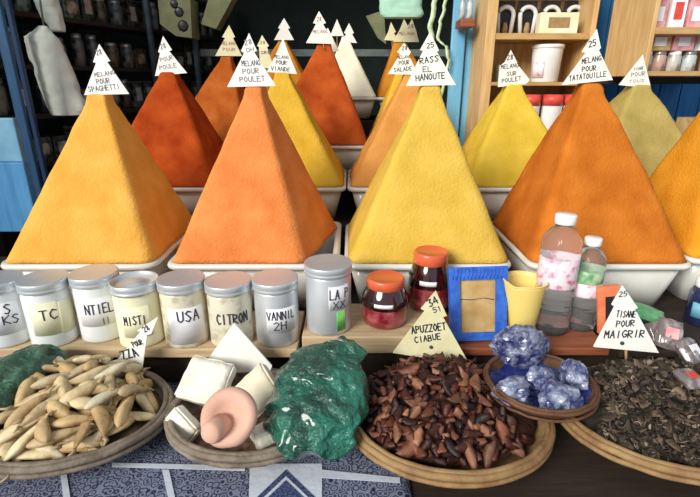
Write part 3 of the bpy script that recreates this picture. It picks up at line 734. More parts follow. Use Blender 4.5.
# --- beige pods
def pod_mesh(seed, L=.085, r=.019):
    rd = random.Random(seed); n = 14; rows = 12; vs = []; fs = []; bend = rd.uniform(-.25,.25)
    fat = rd.uniform(.30,.5)
    for i in range(rows+1):
        f = i/rows; rr = r*(math.sin(PI*min(1, f**fat if f < 1 else 1)))**.6 if 0 < f < 1 else .0005
        rr = r*max(.03, (1-abs(2*f-1)**2.2))**.70*(1-.55*f)
        x = (f-.5)*L; yo = bend*((f-.5)**2)*L*1.5
        for k in range(n):
            a = 2*PI*k/n; q = rr*(1+.13*math.sin(a*3+seed)*(.5+f)+.20*noise.noise(V((f*3+seed*3, math.cos(a)*1.3, math.sin(a)*1.3))))
            vs.append((x, yo+q*math.cos(a), .85*q*math.sin(a)))
    for i in range(rows):
        for k in range(n): k2 = (k+1) % n; fs.append((i*n+k, i*n+k2, (i+1)*n+k2, (i+1)*n+k))
    fs.append(tuple(range(n))[::-1]); fs.append(tuple(rows*n+k for k in range(n)))
    return MB().add(vs, fs, True), bend, L
PODS = []
for sd_ in range(7):
    mb, bend, L_ = pod_mesh(sd_*3+1, [.070,.084,.096,.064,.088,.076,.102][sd_], [.0165,.0155,.017,.0185,.0135,.0195,.0155][sd_])
    o = bpy.data.objects.new('dried_pod', None)
    C.objects.link(o); ORG[o] = V((0,0,0)); o.empty_display_size = .01
    mb.build('pod_body', 'pod', o)
    s_ = MB(); yo = bend*.25*L_*1.5
    s_.tube([(L_*.47, yo, 0), (L_*.56, yo+.002, .002), (L_*.66, yo+.004*(sd_ % 3-1), .003)], [.0042,.0026,.0016], 7); s_.build('stem', 'pod_stem', o)
    PODS.append(o)
def slope(b, x, y, base, peak, back):
    e = .004
    zx = (dome(b, x+e, y, base, peak, back)-dome(b, x-e, y, base, peak, back))/(2*e)
    zy = (dome(b, x, y+e, base, peak, back)-dome(b, x, y-e, base, peak, back))/(2*e)
    return V((-zx, -zy, 1)).normalized()
def scatter(protos, b, base, peak, back, count, mind, label, cat, group, lift=(0, .01), rmax=.92, tilt=.3, avoid=None, seed=1, sc=(.85,1.15), skip=None):
    rd = random.Random(seed); used = set(); pts = []; tries = 0
    while len(pts) < count and tries < 60000:
        tries += 1
        r = math.sqrt(rd.random())*rmax; a = rd.uniform(0, 2*PI); x = b[0]+b[2]*r*math.cos(a); y = b[1]+b[3]*r*math.sin(a)
        if avoid and avoid(x, y): continue
        if any((x-p[0])**2+(y-p[1])**2 < mind**2 for p in pts):
            if tries % 400 == 0: mind *= .93
            continue
        pts.append((x, y))
    for i, (x, y) in enumerate(pts):
        p = protos[i % len(protos)]
        if p not in used and not skip: o = p; used.add(p)
        else: o = copy_tree(p)
        nz = slope(b, x, y, base, peak, back)
        q = nz.to_track_quat('Z', 'Y')
        e = Euler((rd.uniform(-tilt, tilt), rd.uniform(-tilt, tilt), rd.uniform(0, 2*PI))).to_quaternion()
        yaw = Euler((0,0,rd.uniform(0, 2*PI))).to_quaternion(); tl_ = Euler((rd.uniform(-PI, PI) if False else rd.uniform(-tilt,tilt), rd.uniform(-tilt,tilt), 0)).to_quaternion()
        o.rotation_mode = 'QUATERNION'; o.rotation_quaternion = q @ yaw @ tl_
        s = rd.uniform(*sc); o.scale = (s, s, s)
        o.location = (x, y, dome(b, x, y, base, peak, back)+rd.uniform(*lift))
        tag(o, label, cat, group)
B = BK[0]
o = bed('x', '', '', B, CT+.035, .045, .55, 'pod').build('pod_bed', mat('pod_bed', (.03,.018,.010), .9, (.13,.08,.045), 40, 1, 50)); tag(o, 'mound filling the left basket, coloured with the dark shade between pods', 'pods', kind='stuff')  # filler mound, the shade of the gaps between pods is in its colour
GQ = PZ(0,428,.74); GP = PZ(66,362,.74)
def av_pods(x, y):
    return ((x-GQ.x)*(GP.y-GQ.y)-(y-GQ.y)*(GP.x-GQ.x)) < .0 and x < GP.x+.02
scatter(PODS, B, CT+.044, .055, .55, 70, .032, 'beige dried pod lying in the left basket', 'pod', 'dried pods in the left basket', (0,.004), .77, .18, av_pods, 11)
scatter(PODS, B, CT+.058, .062, .55, 40, .036, 'beige dried pod lying in the left basket', 'pod', 'dried pods in the left basket', (.002,.010), .72, .30, av_pods, 12, skip=True)

# --- dried fruit
def scrap_mesh(seed, s=.017):
    rd = random.Random(seed); bm = bmesh.new(); bmesh.ops.create_icosphere(bm, subdivisions=2, radius=1)
    ex = rd.uniform(.8, 1.9)
    for v in bm.verts:
        n1 = noise.noise(v.co*1.5+V((seed*7,0,0))); n2 = noise.noise(v.co*3.2+V((0,seed*5,0)))
        v.co *= 1+.55*n1+.25*n2
        v.co = V((v.co.x*s*ex, v.co.y*s*.8, v.co.z*s*.42+.35*s*(v.co.x**2-v.co.y**2*.6)))
    bm.verts.index_update()
    mb = MB().add([v.co.copy() for v in bm.verts], [[q.index for q in f.verts] for f in bm.faces], True); bm.free(); return mb
FR = [scrap_mesh(k+1, [.0125,.0155,.009,.013,.0085,.011,.017,.010][k]).build('dried_fruit_piece', 'apricot', org=(0,0,0)) for k in range(8)]
B = BK[2]; fb = (B[0]-.004, B[1]+.018, B[2]*.99, B[3]*.92)
o = bed('', '', '', fb, CT+.040, .075, .35, '').build('dried_fruit_bed', 'apricot_bed'); tag(o, 'mound under the dried brown fruit, coloured with the dark shade of its gaps', 'dried fruit', kind='stuff')  # filler mound, near-black colour paints the shaded gaps between fruit pieces
def inbowl(x, y): return ((x-BWL[0])/(BWL[2]+.012))**2+((y-BWL[1])/(BWL[3]+.012))**2 < 1
tb_ = (-.095, .80, .11, .14)
def av_fr(x, y): return inbowl(x, y) or (x < .045 and y > .66) and ((x+.075)/.115)**2+((y-.79)/.15)**2 < 1
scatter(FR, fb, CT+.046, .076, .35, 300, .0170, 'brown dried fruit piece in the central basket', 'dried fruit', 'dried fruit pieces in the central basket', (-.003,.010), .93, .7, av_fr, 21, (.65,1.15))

# --- herbs (stuff)
B = BK[3]; hb = (B[0], B[1]+.016, B[2]*.99, B[3]*.93)
hm = bed('', '', '', hb, CT+.040, .070, .35, '')
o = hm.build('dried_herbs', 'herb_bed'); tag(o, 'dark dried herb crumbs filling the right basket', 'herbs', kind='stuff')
rd = random.Random(5); lf = MB()
for i in range(2600):
    r = math.sqrt(rd.random())*.95; a = rd.uniform(0, 2*PI); x = hb[0]+hb[2]*r*math.cos(a); y = hb[1]+hb[3]*r*math.sin(a)
    if inbowl(x, y): continue
    z = dome(hb, x, y, CT+.043, .073, .35)+rd.uniform(-.003,.009)
    L_ = rd.choice((1,1,1.5))*rd.uniform(.007,.021); w = L_*rd.uniform(.14,.42); q = Euler((rd.uniform(-.8,.8), rd.uniform(-.6,.6), rd.uniform(0, 2*PI))).to_matrix()
    cv = rd.uniform(-.6,.9); vs = []
    for s in range(5):
        f = s/4; ww = w*math.sin(PI*(.12+.8*f)); zz = cv*L_*(f-.5)**2*2.2; 
        for e in (-1, 0, 1): vs.append(q @ V(((f-.5)*L_, e*ww, zz+(.3*ww if e else 0)))+V((x, y, z)))
    fs = []
    for s in range(4):
        for e in range(2): fs.append((s*3+e, s*3+e+1, s*3+e+4, s*3+e+3))
    lf.add(vs, fs, True)
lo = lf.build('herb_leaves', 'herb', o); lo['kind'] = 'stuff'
lo.modifiers.new('t', 'SOLIDIFY').thickness = .0012

# --- crystals
def rock(seed, c, s, name, m, label, cat='crystal', sub=4, amp=.35, parent=None, group=None):
    bm = bmesh.new(); bmesh.ops.create_icosphere(bm, subdivisions=sub, radius=1)
    for v in bm.verts:
        d = v.co.copy()
        cell = noise.cell(d*2.1+V((seed*3.3,1,2)))
        n1 = noise.noise(d*1.4+V((seed*9,0,0))); n2 = noise.noise(d*4.5+V((0,seed*9,0))); vv = noise.voronoi(d*2.4+V((seed,seed,0)))[0][0]
        v.co = d*(1+amp*n1+.14*n2+.28*(vv-.4))
        v.co = V((v.co.x*s[0], v.co.y*s[1], v.co.z*s[2]))+V(c)
    bm.verts.index_update()
    mb = MB().add([v.co.copy() for v in bm.verts], [[q.index for q in f.verts] for f in bm.faces], False); bm.free()
    o = mb.build(name, m, parent)
    if parent is None: tag(o, label, cat, group)
    return o
# dark blue plastic lining in the small bowl
ln = MB(); n = 60; vs = []; fs = []
for i in range(15):
    for k in range(n):
        a = 2*PI*k/n; r = i/14*.93; rr = r*(1+.03*math.sin(a*9)*(r**3))
        vs.append((BWL[0]+BWL[2]*rr*math.cos(a), BWL[1]+BWL[3]*rr*math.sin(a), CT+.062+.0095+.052*max(0, r-.35)**1.6*1.45+.004*noise.noise(V((a*3, r*5, 0)))))
for i in range(14):
    for k in range(n): k2 = (k+1) % n; fs.append((i*n+k, i*n+k2, (i+1)*n+k2, (i+1)*n+k))
ln.add(vs, fs, True)
o = ln.build('plastic_liner', 'blue_plastic'); tag(o, 'crumpled dark blue plastic sheet lining the small woven bowl', 'plastic sheet')
o.modifiers.new('t', 'SOLIDIFY').thickness = .001
zb = CT+.062+.012
def atz(px, py, z): return PZ(px, py, z)
rock(1, atz(559,398,zb+.030), (.038,.032,.030), 'crystal_chunk', 'crystal', 'pale bluish crystal chunk nearest the bowl rim')
rock(2, atz(512,392,zb+.030), (.036,.030,.026), 'crystal_chunk', 'crystal', 'bluish crystal chunk at the left of the woven bowl')
rock(3, atz(574,376,zb+.034), (.026,.034,.034), 'crystal_chunk', 'crystal', 'bluish crystal chunk at the right of the woven bowl')
rock(4, atz(540,378,zb+.040), (.026,.024,.022), 'crystal_chunk', 'crystal', 'small bluish crystal chunk in the middle of the bowl')
o = rock(6, atz(520,347,zb+.055), (.060,.040,.050), 'crystal_bag', 'crystal_bag', 'clear plastic bag of bluish crystals below the yellow beaker', 'bag', amp=.12)

# --- blocks
def block(label, c, size, rot, m, seed, name='stone_block'):
    bm = bmesh.new(); bmesh.ops.create_cube(bm, size=1)
    for v in bm.verts: v.co = V((v.co.x*size[0], v.co.y*size[1], v.co.z*size[2]))
    bmesh.ops.bevel(bm, geom=list(bm.edges), offset=.004, segments=2, affect='EDGES')
    bmesh.ops.subdivide_edges(bm, edges=list(bm.edges), cuts=5, use_grid_fill=True)
    R = Euler(rot).to_matrix()
    for v in bm.verts:
        v.co += v.co.normalized()*.0035*noise.noise(v.co*45+V((seed*5,0,0)))
        v.co = R @ v.co + V(c)
    bm.verts.index_update()
    mb = MB().add([v.co.copy() for v in bm.verts], [[q.index for q in f.verts] for f in bm.faces], True); bm.free()
    o = mb.build(name, m); tag(o, label, 'block'); return o
bz0 = CT+.0085
block('pale upright stone block left of the blank white card', PZ(207,382,bz0+.080), (.100,.034,.094), (-.95,.10,-.25), 'chalk_w', 1)
block('pale stone slab leaning right of the pink clay scrubber', PZ(258,393,bz0+.072), (.092,.026,.086), (-.80,-.75,.15), 'chalk', 2)
block('small pale stone block at the basket left edge', PZ(183,425,bz0+.045), (.070,.026,.045), (-.5,.5,-.55), 'chalk_w', 3)
block('pale stone chunk half hidden by the teal plastic bag', PZ(268,434,bz0+.036), (.062,.060,.032), (-.35,-.1,.5), 'chalk_w', 4)
bb = BK[1]
o = bed('', '', '', bb, CT+.022, .022, .2, '', .9).build('basket_debris', mat('debris', (.06,.02,.012), .8, (.28,.16,.10), 60, 1, 80)); tag(o, 'reddish crumbs filling the basket under the stone blocks', 'crumbs', kind='stuff')
# --- clay scrubber
cc = PZ(230,417,bz0+.105)
ax = (V((-.10,-.70,.70))).normalized(); R = ax.to_track_quat('Z', 'Y').to_matrix()
t = thing('clay_scrubber', 'pink clay disc with a stubby handle resting on the stone blocks', 'scrubber', tuple(cc))
MB().lathe([(0,-.022),(.020,-.021),(.038,-.016),(.051,-.004),(.054,.006),(.050,.014),(.040,.018),(.028,.010),(.018,.001),(0,-.002)], cc, 40, rot=R, wob=.03).build('disc', 'clay', t)
off = R @ V((-.012,-.014,0))
d1 = (ax*1.0+V((-.25,-.25,-.45))).normalized()
MB().tube([cc+off+d1*.0, cc+off+d1*.02, cc+off+d1*.034, cc+off+d1*.041], [.021,.0205,.0205,.016], 20).build('handle', 'clay', t)

# --- bags
def loft_bag(secs, name, m, label, cat, wr=.004, n=36, fr=30, parts=None, seed=0, rows_sub=6, org=None, zs=1.0):
    """secs: list of (centre, half-width vector, half-depth vector)"""
    vs = []; fs = []; S = []
    for a, b in zip(secs, secs[1:]):
        for k in range(rows_sub): f = k/rows_sub; S.append(tuple(p.lerp(q_, f) for p, q_ in zip(a, b)))
    S.append(secs[-1])
    for c, w, d in S:
        for k in range(n):
            a = 2*PI*k/n; ca, sa = math.cos(a), math.sin(a)
            p = c+w*(abs(ca)**.8*(1 if ca > 0 else -1))+d*(abs(sa)**.8*(1 if sa > 0 else -1))
            ps = V((p.x, p.y, p.z*zs)); nn = noise.noise(ps*fr+V((seed,0,0)))+.5*noise.noise(ps*fr*2.3+V((0,seed,0)))
            nn = (1-abs(nn)*2)
            p = p+(p-c).normalized()*nn*wr
            vs.append(p)
    for i in range(len(S)-1):
        for k in range(n): k2 = (k+1) % n; fs.append((i*n+k, i*n+k2, (i+1)*n+k2, (i+1)*n+k))
    fs.append(tuple(range(n))[::-1]); fs.append(tuple((len(S)-1)*n+k for k in range(n)))
    o = MB().add(vs, fs, True).build(name, m)
    tag(o, label, cat); return o
# teal plastic bag over the second basket
def pv(px, py, Y): return P(px, py, Y)
X1 = V((1,0,0)); Y1 = V((0,1,0))
Z0 = CT+.052
secs = [(V((-.068,.745,Z0+.0)), X1*.072, V((0,.060,0))), (V((-.066,.755,Z0+.022)), X1*.086, V((0,.074,0))), (V((-.064,.775,Z0+.05)), X1*.086, V((0,.074,0))),
        (V((-.058,.80,Z0+.080)), X1*.080, V((0,.056,0))), (V((-.048,.83,Z0+.108)), X1*.068, V((0,.036,0))), (V((-.030,.85,Z0+.126)), X1*.050, V((0,.018,0))), (V((-.020,.855,Z0+.138)), X1*.030, V((0,.008,0)))]
bag = loft_bag(secs, 'plastic_bag', 'teal_bag', 'shiny teal-green plastic bag standing between the blocks and the dried fruit', 'bag', .017, 110, 17, seed=3, rows_sub=12, zs=.55)
# dull green bag over left basket
A_ = PZ(-38,420,CT+.095); Bq = PZ(58,351,CT+.115); dv = (Bq-A_); up = V((0,-.25,.95)).normalized()
nrm_ = dv.cross(up).normalized()
secs = []
for f, hw, hd in ((0,.055,.040),(.2,.060,.045),(.45,.058,.044),(.7,.050,.038),(.88,.040,.030),(.97,.026,.016),(1.0,.014,.008)):
    secs.append((A_+dv*f+V((0,0,.0)), nrm_*hw, up*hd))
loft_bag(secs, 'plastic_bag', 'green_bag', 'dull dark green plastic bag lying across the pods at left edge', 'bag', .011, 60, 24, seed=9, rows_sub=9)

# right-hand clutter
def packet(label, px, py, z, size, rot, m, lab=None, name='plastic_packet'):
    c = PZ(px, py, z); R = Euler(rot).to_matrix(); n = 14; vs = []; fs = []
    t = thing(name, label, 'packet', tuple(c))
    W = n+1
    for s in (1, -1):
        for j in range(n+1):
            for i in range(n+1):
                u, v = i/n*2-1, j/n*2-1; h = (max(0, 1-u**4)*max(0, 1-v**4))**.5
                p = V((u*size[0]/2*(1-.06*v*v), v*size[1]/2*(1-.06*u*u), s*size[2]/2*h*(1+.35*noise.noise(V((u*2.5, v*2.5, px))))))
                vs.append(c+R @ p)
    o0 = W*W
    for j in range(n):
        for i in range(n):
            a = j*W+i; fs.append((a, a+1, a+W+1, a+W)); fs.append((o0+a+W, o0+a+W+1, o0+a+1, o0+a))
    MB().add(vs, fs, True).build('pouch', m, t)
    if lab:
        MB().box(c+R @ V((0,0,size[2]/2*1.06)), (size[0]*.5, size[1]*.35, .0015), R.to_4x4(), .0004).build('label', lab, t)
    return t
for sx in (.662,):
    board('dark plank at the far right under the plastic packets', .64, 1.35, ED, 1.165, SH-.024, SH-.004, 'dark_wood')
packet('green plastic packet behind the white herb card', 648, 314, SH+.034, (.082,.05,.026), (.35,.25,-.35), 'packet_green')
packet('clear packet with a pink label right of the white herb card', 669, 334, SH+.028, (.058,.075,.030), (.9,.2,-.3), 'packet', 'pink')
packet('dull clear packet tucked behind the herb card edge', 657, 334, SH+.015, (.05,.06,.026), (.9,-.1,.2), 'packet')
packet('clear packet with a dusty white label at the right edge', 689, 352, SH+.000, (.062,.070,.032), (.7,.1,.45), 'packet', 'label')
packet('red and blue packet low at the right edge', 690, 379, CT+.130, (.06,.05,.022), (.3,.2,.4), 'packet', 'print_red')
q = PZ(703, 326, SH-.004); x, y, z = q.x, q.y+.02, SH-.004
t = thing('ink_jar', 'dark blue jar with white lid and pale blue label at right edge', 'jar', (x, y, z))
MB().lathe([(.030,0),(.034,.004),(.034,.085),(.028,.098),(.022,.104),(.022,.108)], (x,y,z), 32).build('glass_body', 'navy_glass', t)
MB().lathe([(.026,.102),(.027,.104),(.027,.124),(.025,.127),(0,.127)], (x,y,z), 32).build('lid', 'white_cap', t)
curved_patch(x, y, .034, -1.3, .2, z+.025, z+.065, .001).build('label', 'cyan_label', t)

# ------------------------------------------------------------------ right wooden shelf unit
def shelf_unit(label, x0, x1, y0, y1, z0, z1, shelves, th=.03, post=None, back=True, m='unit_wood'):
    t = thing('shelf_unit', label, 'shelf', ((x0+x1)/2, (y0+y1)/2, z0))
    bx(x0, x0+(post or th), y0, y1, z0, z1, .003).build('side_panel', m, t); bx(x1-th, x1, y0, y1, z0, z1, .003).build('side_panel', m, t)
    if back: bx(x0+.002, x1-.002, y1, y1+.012, z0, z1).build('back_panel', m, t)
    for s, w in shelves: bx(x0+(post or th)+.0005, x1-th-.0005, y0+.002, y1-.0005, s-w, s, .002).build('shelf', 'unit_shelf', t)
    return t
Yf = 2.26
pa = P(479, 60, Yf); pb_ = P(602, 0, Yf)
zs1 = P(540, 82, Yf).z; zs2 = P(540, 33, Yf).z
X0, X1u = P(487,20,Yf).x, P(600,5,Yf).x
U1 = shelf_unit('tall pale wooden shelf unit behind the lemon pyramid', X0, X1u, Yf, Yf+.24, 0, 1.95, [(zs1,.016),(zs2,.026),(zs2+.26,.02),(zs1-.22,.02),(zs1-.48,.02),(.3,.02)], .022, .045)
Yg = 1.92
gx0 = P(653, 20, Yg).x; gz0 = P(653, 76, Yg).z
U2 = shelf_unit('right hand wooden shelf unit cut off by the frame', gx0, gx0+.62, Yg, Yg+.30, gz0, 2.0, [(gz0+.018,.018),(P(670,27,Yg).z,.024),(P(670,27,Yg).z+.25,.02)], .018, .018)
bx(gx0-.01, gx0+.64, Yg+.29, 2.64, gz0-.03, gz0-.001).build('bracket', 'dark_wood', U2)
# white bucket
def bucket(label, x, y, z, r, h, m='white_cap', red=True, cat='bucket', name='plastic_bucket', letters=False):
    t = thing(name, label, cat, (x, y, z))
    MB().lathe([(r*.80,0),(r*.84,.003),(r*.96,h-.014),(r*.965,h-.012)], (x,y,z), 36).build('body', m, t)
    MB().lathe([(r*.98,h-.016),(r*1.02,h-.014),(r*1.02,h-.003),(r,h),(r*.94,h),(r*.92,h-.003),(0,h-.003)], (x,y,z), 36).build('lid', m, t)
    if red:
        off = math.atan2(-x, y); rd = random.Random(int(x*1000)); mb = MB()
        p = curved_patch(x, y, r*.90, off-.95, off-.1, z+.02, z+h*.55, .004); p.build('printed_patch', M['rose_label'] if not letters else M['print_red'], t)
    return t
bxp = P(546, 60, 2.34)
bucket('white plastic bucket with a red print on the middle shelf', bxp.x, Yf+.075, zs1, .070, P(546,44,Yf+.02).z-zs1, red=True)
def box(label, name, cat, x, y, z, sx, sy, sz, m, rz=0, group=None, face=None):
    t = thing(name, label, cat, (x, y, z), 0, group)
    R = Matrix.Rotation(rz, 4, 'Z')
    MB().box(V((x,y,z+sz/2)), (sx,sy,sz), R, .002).build('body', m, t)
    if face: MB().box(V((x,y,z+sz*.52))+R.to_3x3() @ V((0,-sy/2-.0006,0)), (sx*.55,.001,sz*.5), R).build('label', face, t)
    return t
ce = P(556, 30, Yf+.05)
box('pale green carton with brown square on the upper shelf', 'small_carton', 'box', ce.x, Yf+.05, zs2, .17, .05, .085, 'cream_fill', 0, None, 'stick')
gl = P(498, 80, Yf+.09)
box('mint green carton at the left of the middle shelf', 'small_carton', 'box', gl.x+.035, Yf+.10, zs1, .09, .06, .075, 'mint', .1)
# horseshoe shaped handles on dark cards
for i, px in enumerate((504, 526, 549, 572)):
    c = P(px, 33, Yf+.15); t = thing('horseshoe_loop', 'white horseshoe-shaped loop on dark backing, upper shelf', 'ornament', (c.x, Yf+.16, zs2), 0, 'white loops on the upper shelf')
    w, h = .036, .125
    pts = []
    for k in range(13):
        a = PI-PI*k/12; pts.append((c.x+w*math.cos(a), Yf+.150, zs2+h-.036+.034*math.sin(a)))
    pts = [(c.x-w*.8, Yf+.150, zs2+.012)]+pts+[(c.x+w*.8, Yf+.150, zs2+.012)]
    MB().tube(pts, .010, 8).build('loop', 'white_cap', t)
    MB().box((c.x, Yf+.17, zs2+.075), (.088,.012,.15), bev=.002).build('backing', 'black_card', t)
    MB().lathe([(.012,0),(.014,.03),(.009,.055),(0,.06)], (c.x, Yf+.148, zs2), 14).build('charm', 'stick', t)
# red-white tubs on the lower shelf
for i, px in enumerate((506, 529, 551, 572)):
    c = P(px, 118, Yf+.06); z = zs1-.22
    t = thing('paint_tub', ['white tub with red band at the shelf left end','white tub with red band just right of the lemon apex','white tub with red band under the bucket','white tub with red band beside the rust pyramid apex'][i], 'tub', (c.x, Yf+.07, z), 0, 'red-banded tubs on the lower shelf')
    r = .047; h = .165
    MB().lathe([(r*.9,0),(r*.93,.003),(r,h-.03),(r,h-.028)], (c.x, Yf+.07, z), 30).build('body', 'white_cap', t)
    MB().lathe([(r*1.0,h-.05),(r*1.03,h-.05),(r*1.03,h),(0,h)], (c.x, Yf+.07, z), 30).build('lid', 'print_red', t)
# right unit goods
zq1 = gz0+.018; zq2 = P(670,27,Yg).z
rd = random.Random(4)
labs = ['pink and white package','dull pink packet','brown striped package']
k = 0
for z, xs in ((zq1, (.05,.105,.165,.225,.30,.37)), (zq2, (.06,.13,.20,.28,.36))):
    for j, dx in enumerate(xs):
        x = gx0+dx
        if z == zq1:
            t = thing('glass_jar', 'glass jar with pale lid on the right unit lower shelf', 'jar', (x, Yg+.09, z), 0, 'glass jars on the right unit')
            r = .026; h = .075
            MB().lathe([(r*.9,0),(r,.004),(r,h-.02),(r*.8,h-.012),(r*.8,h-.01)], (x, Yg+.09, z), 24).build('glass_body', 'jar_mix2', t)
            MB().lathe([(r*.86,h-.014),(r*.88,h-.012),(r*.88,h),(0,h)], (x, Yg+.09, z), 24).build('lid', 'jar_lid' if j % 2 else 'white_cap', t)
        else:
            box('pink and white packaged carton on the right unit upper shelf', 'small_carton', 'box', x, Yg+.09, z, .058, .05, .10+.02*(j % 2), ['pink','label','pink','tan_board','label'][j], 0, 'cartons on the right unit upper shelf', 'label' if j % 2 == 0 else 'print_red')
# flat packets stacked above the jars
for j, dx in enumerate((.085,.175,.275)):
    box(['brown and white packet lying over jars, left','pink packet lying over jars, middle','white packet lying over jars, right'][j], 'flat_packet', 'packet', gx0+dx, Yg+.10, zq1+.0755, .085, .07, .062, ['tan_board','pink','label'][j], 0.05*j, None, 'label' if j < 2 else 'pink')
# stuff hanging at unit's post: slim bottles
# a blue crate and a brown box behind the amber pyramid
box('brown cardboard box beyond the amber pyramid at right edge', 'cardboard_box', 'box', 1.52, 1.97, SH+.0955, .26, .2, .36, 'tan_board', .15)
# blue planks / post left of unit
pl = bx(P(450,60,2.48).x, P(464,60,2.48).x, 2.48, 2.50, 0, 2.69, .006).build('painted_post', 'blue_paint'); tag(pl, 'light blue painted post left of the wooden shelf unit', 'post')
pl = bx(P(465,60,2.50).x, P(482,60,2.50).x, 2.505, 2.53, 0, 2.69, .006).build('painted_post', 'blue_paint'); tag(pl, 'light blue painted post right against the wooden shelf unit', 'post')
# small wooden shelf bit at top between posts
sbx = P(465,24,2.40)
t = thing('wall_bracket_shelf', 'small brown wall shelf with jars above the blue posts', 'shelf', tuple(sbx))
MB().box(sbx, (.065,.12,.035), None, .003).build('shelf', 'red_wood', t)
for i in (-1, 1):
    c = sbx+V((i*.017,0,.018)); tt = thing('glass_jar', ['small pale jar on the brown wall shelf, left one','small pale jar on the brown wall shelf, right one'][(i+1)//2], 'jar', tuple(c))
    MB().lathe([(.012,0),(.014,.003),(.014,.07),(.010,.08),(.010,.09)], c, 18).build('glass_body', 'jar_mix2', tt)
    MB().lathe([(.0115,.085),(.012,.087),(.012,.10),(0,.10)], c, 18).build('lid', 'jar_lid', tt)

# ------------------------------------------------------------------ left side: posts, panel, cloth, rack
for (px0, px1, Y, m, lab) in ((2,12,1.9,'blue_post','blue painted post left of the hanging white cloth'), (16,21,2.0,'blue_dark','thin dark blue post beside the hanging white cloth')):
    a, b = P(px0,60,Y), P(px1,60,Y)
    o = bx(a.x, b.x, Y, Y+.02, 0, 2.69, .004).build('painted_post', m); tag(o, lab, 'post')
a = P(-28,118,1.68); b = P(24,118,1.68); c = P(28,205,1.68)
t = thing('crate', 'pale blue shallow crate at the left edge beside the saffron pyramid', 'crate', ((a.x+b.x)/2, 1.78, c.z-.1))
bx(a.x, b.x-.03, 1.668, 1.70, c.z-.1, P(0,162,1.68).z, .004).build('body', 'blue_wall', t)
bx(a.x, b.x-.035, 1.675, 1.70, P(0,162,1.68).z+.0005, a.z, .004).build('lid', 'blue_light', t)
wst = MB(); c0 = P(4,216,1.5)
# pale hanging cloth bags
def hang(label, rows, Y, m, name='hanging_cloth', depth=.035, seed=0, cat='cloth'):
    secs = []
    for (xl, xr, py) in rows:
        l_, r_ = P(xl, py, Y), P(xr, py, Y); secs.append(((l_+r_)/2, (r_-l_)/2, V((0, depth*min(1, (r_-l_).length/.1), 0))))
    o = loft_bag(secs, name, m, label, cat, .006, 48, 16, seed=seed, rows_sub=5)
    return o
o = hang('pale cloth sack hanging long beside the blue posts', [(40,46,26),(34,50,32),(26,55,37),(28,60,44),(32,67,60),(39,75,80),(46,82,98),(51,89,110),(54,87,115)], 2.1, 'cloth_white', seed=2, name='hanging_sack')
MB().tube([P(44,28,2.1), P(40,0,2.1), P(38,-40,2.12)], .004, 6).build('cord', 'beam', o)
s2 = MB(); 
secs_ = [(P(28,40,2.08)), ]
o = hang('short pale cloth hanging above the long sack', [(28,50,-22),(32,54,-8),(38,58,6),(44,62,20),(54,64,32)], 2.25, 'cloth_white', seed=5)
o = hang('mint green bag hanging over the back row', [(378,420,-14),(379,421,-5),(380,422,6),(381,423,15),(384,420,18)], 2.5, 'cloth_green', seed=6, name='hanging_bag', cat='bag')
# ribbons near the blue post
for j, (pts, lab) in enumerate((([(436,-12),(434,8),(430,28),(433,44)], 'pale green ribbon hanging left of the blue posts'), ([(448,-10),(444,10),(440,24),(438,40),(446,46),(449,60),(444,82),(440,104)], 'long light green plastic strip hanging down by the blue posts'))):
    Y = 2.44; mb = MB(); w = .012 if j < 1 else .008
    pp = [P(x, y, Y+.01*min(j,1)) for x, y in pts]; sm = []
    for a, b in zip(pp, pp[1:]):
        for k in range(5): sm.append(a.lerp(b, k/5)+V((.003*math.sin(k+j),.004*math.sin(k*1.7),0)))
    sm.append(pp[-1])
    vs = []; fs = []
    for p in sm: vs += [p+V((-w,0,0)), p+V((w,.004,0)), p+V((w,.006,0)), p+V((-w,.002,0))]
    for i in range(len(sm)-1):
        for k in range(4): fs.append((i*4+k, i*4+(k+1) % 4, i*4+4+(k+1) % 4, i*4+4+k))
    fs += [(0,1,2,3), tuple(len(vs)-4+k for k in (3,2,1,0))]
    mb.add(vs, fs, True); o = mb.build('plastic_strip', 'ribbon'); tag(o, lab, 'ribbon')
# hanging cartons and poles top left
def slab(label, corners, Y, th, m, name, cat, marks=()):
    pts = [P(x, y, Y) for x, y in corners]; c = sum(pts, V())/len(pts)
    t = thing(name, label, cat, (c.x, Y, min(p.z for p in pts)))
    MB().prism(pts, (0, th, 0)).build('body', m, t)
    mk = MB()
    for (x, y, r) in marks: mk.lathe([(r, 0), (r*.7, .003)], P(x, y, Y-.001), 8, rot=Matrix.Rotation(PI/2, 3, 'X'))
    if marks: mk.build('mark', 'black_card', t)
    return t
slab('drab carton with dark marks hanging at the top left', [(157,-8),(190,-2),(192,38),(176,36),(160,24)], 2.8, .14, 'carton', 'hanging_carton', 'box', [(174,4,.022),(179,12,.026),(183,26,.03)])
slab('slanted drab carton hanging above the brick-orange pyramid', [(211,-10),(236,-8),(216,29),(201,24)], 2.85, .10, 'carton', 'hanging_carton', 'box')
slab('drab diamond-shaped board hanging behind the mint green bag', [(366,16),(384,10),(386,44),(378,38)], 3.2, .04, 'carton', 'hanging_board', 'board')
for px, lab, Y in ((151,'thin blue-grey pole behind the dark red pyramid card',2.9), (195,'thin blue-grey pole left of the brick-orange pyramid',3.0)):
    a = P(px, 40, Y); o = MB().tube([(a.x,Y,1.05),(a.x,Y,2.69)], .018, 12).build('metal_pole', 'pole'); tag(o, lab, 'pole')
a, b = P(352,53,3.4), P(384,54,3.4)
o = MB().box(((-1.0+1.3)/2, 3.42, a.z), (2.3,.06,.045), None, .003).build('wall_rail', 'beam'); tag(o, 'dull grey rail crossing the dark back of the stall', 'rail')

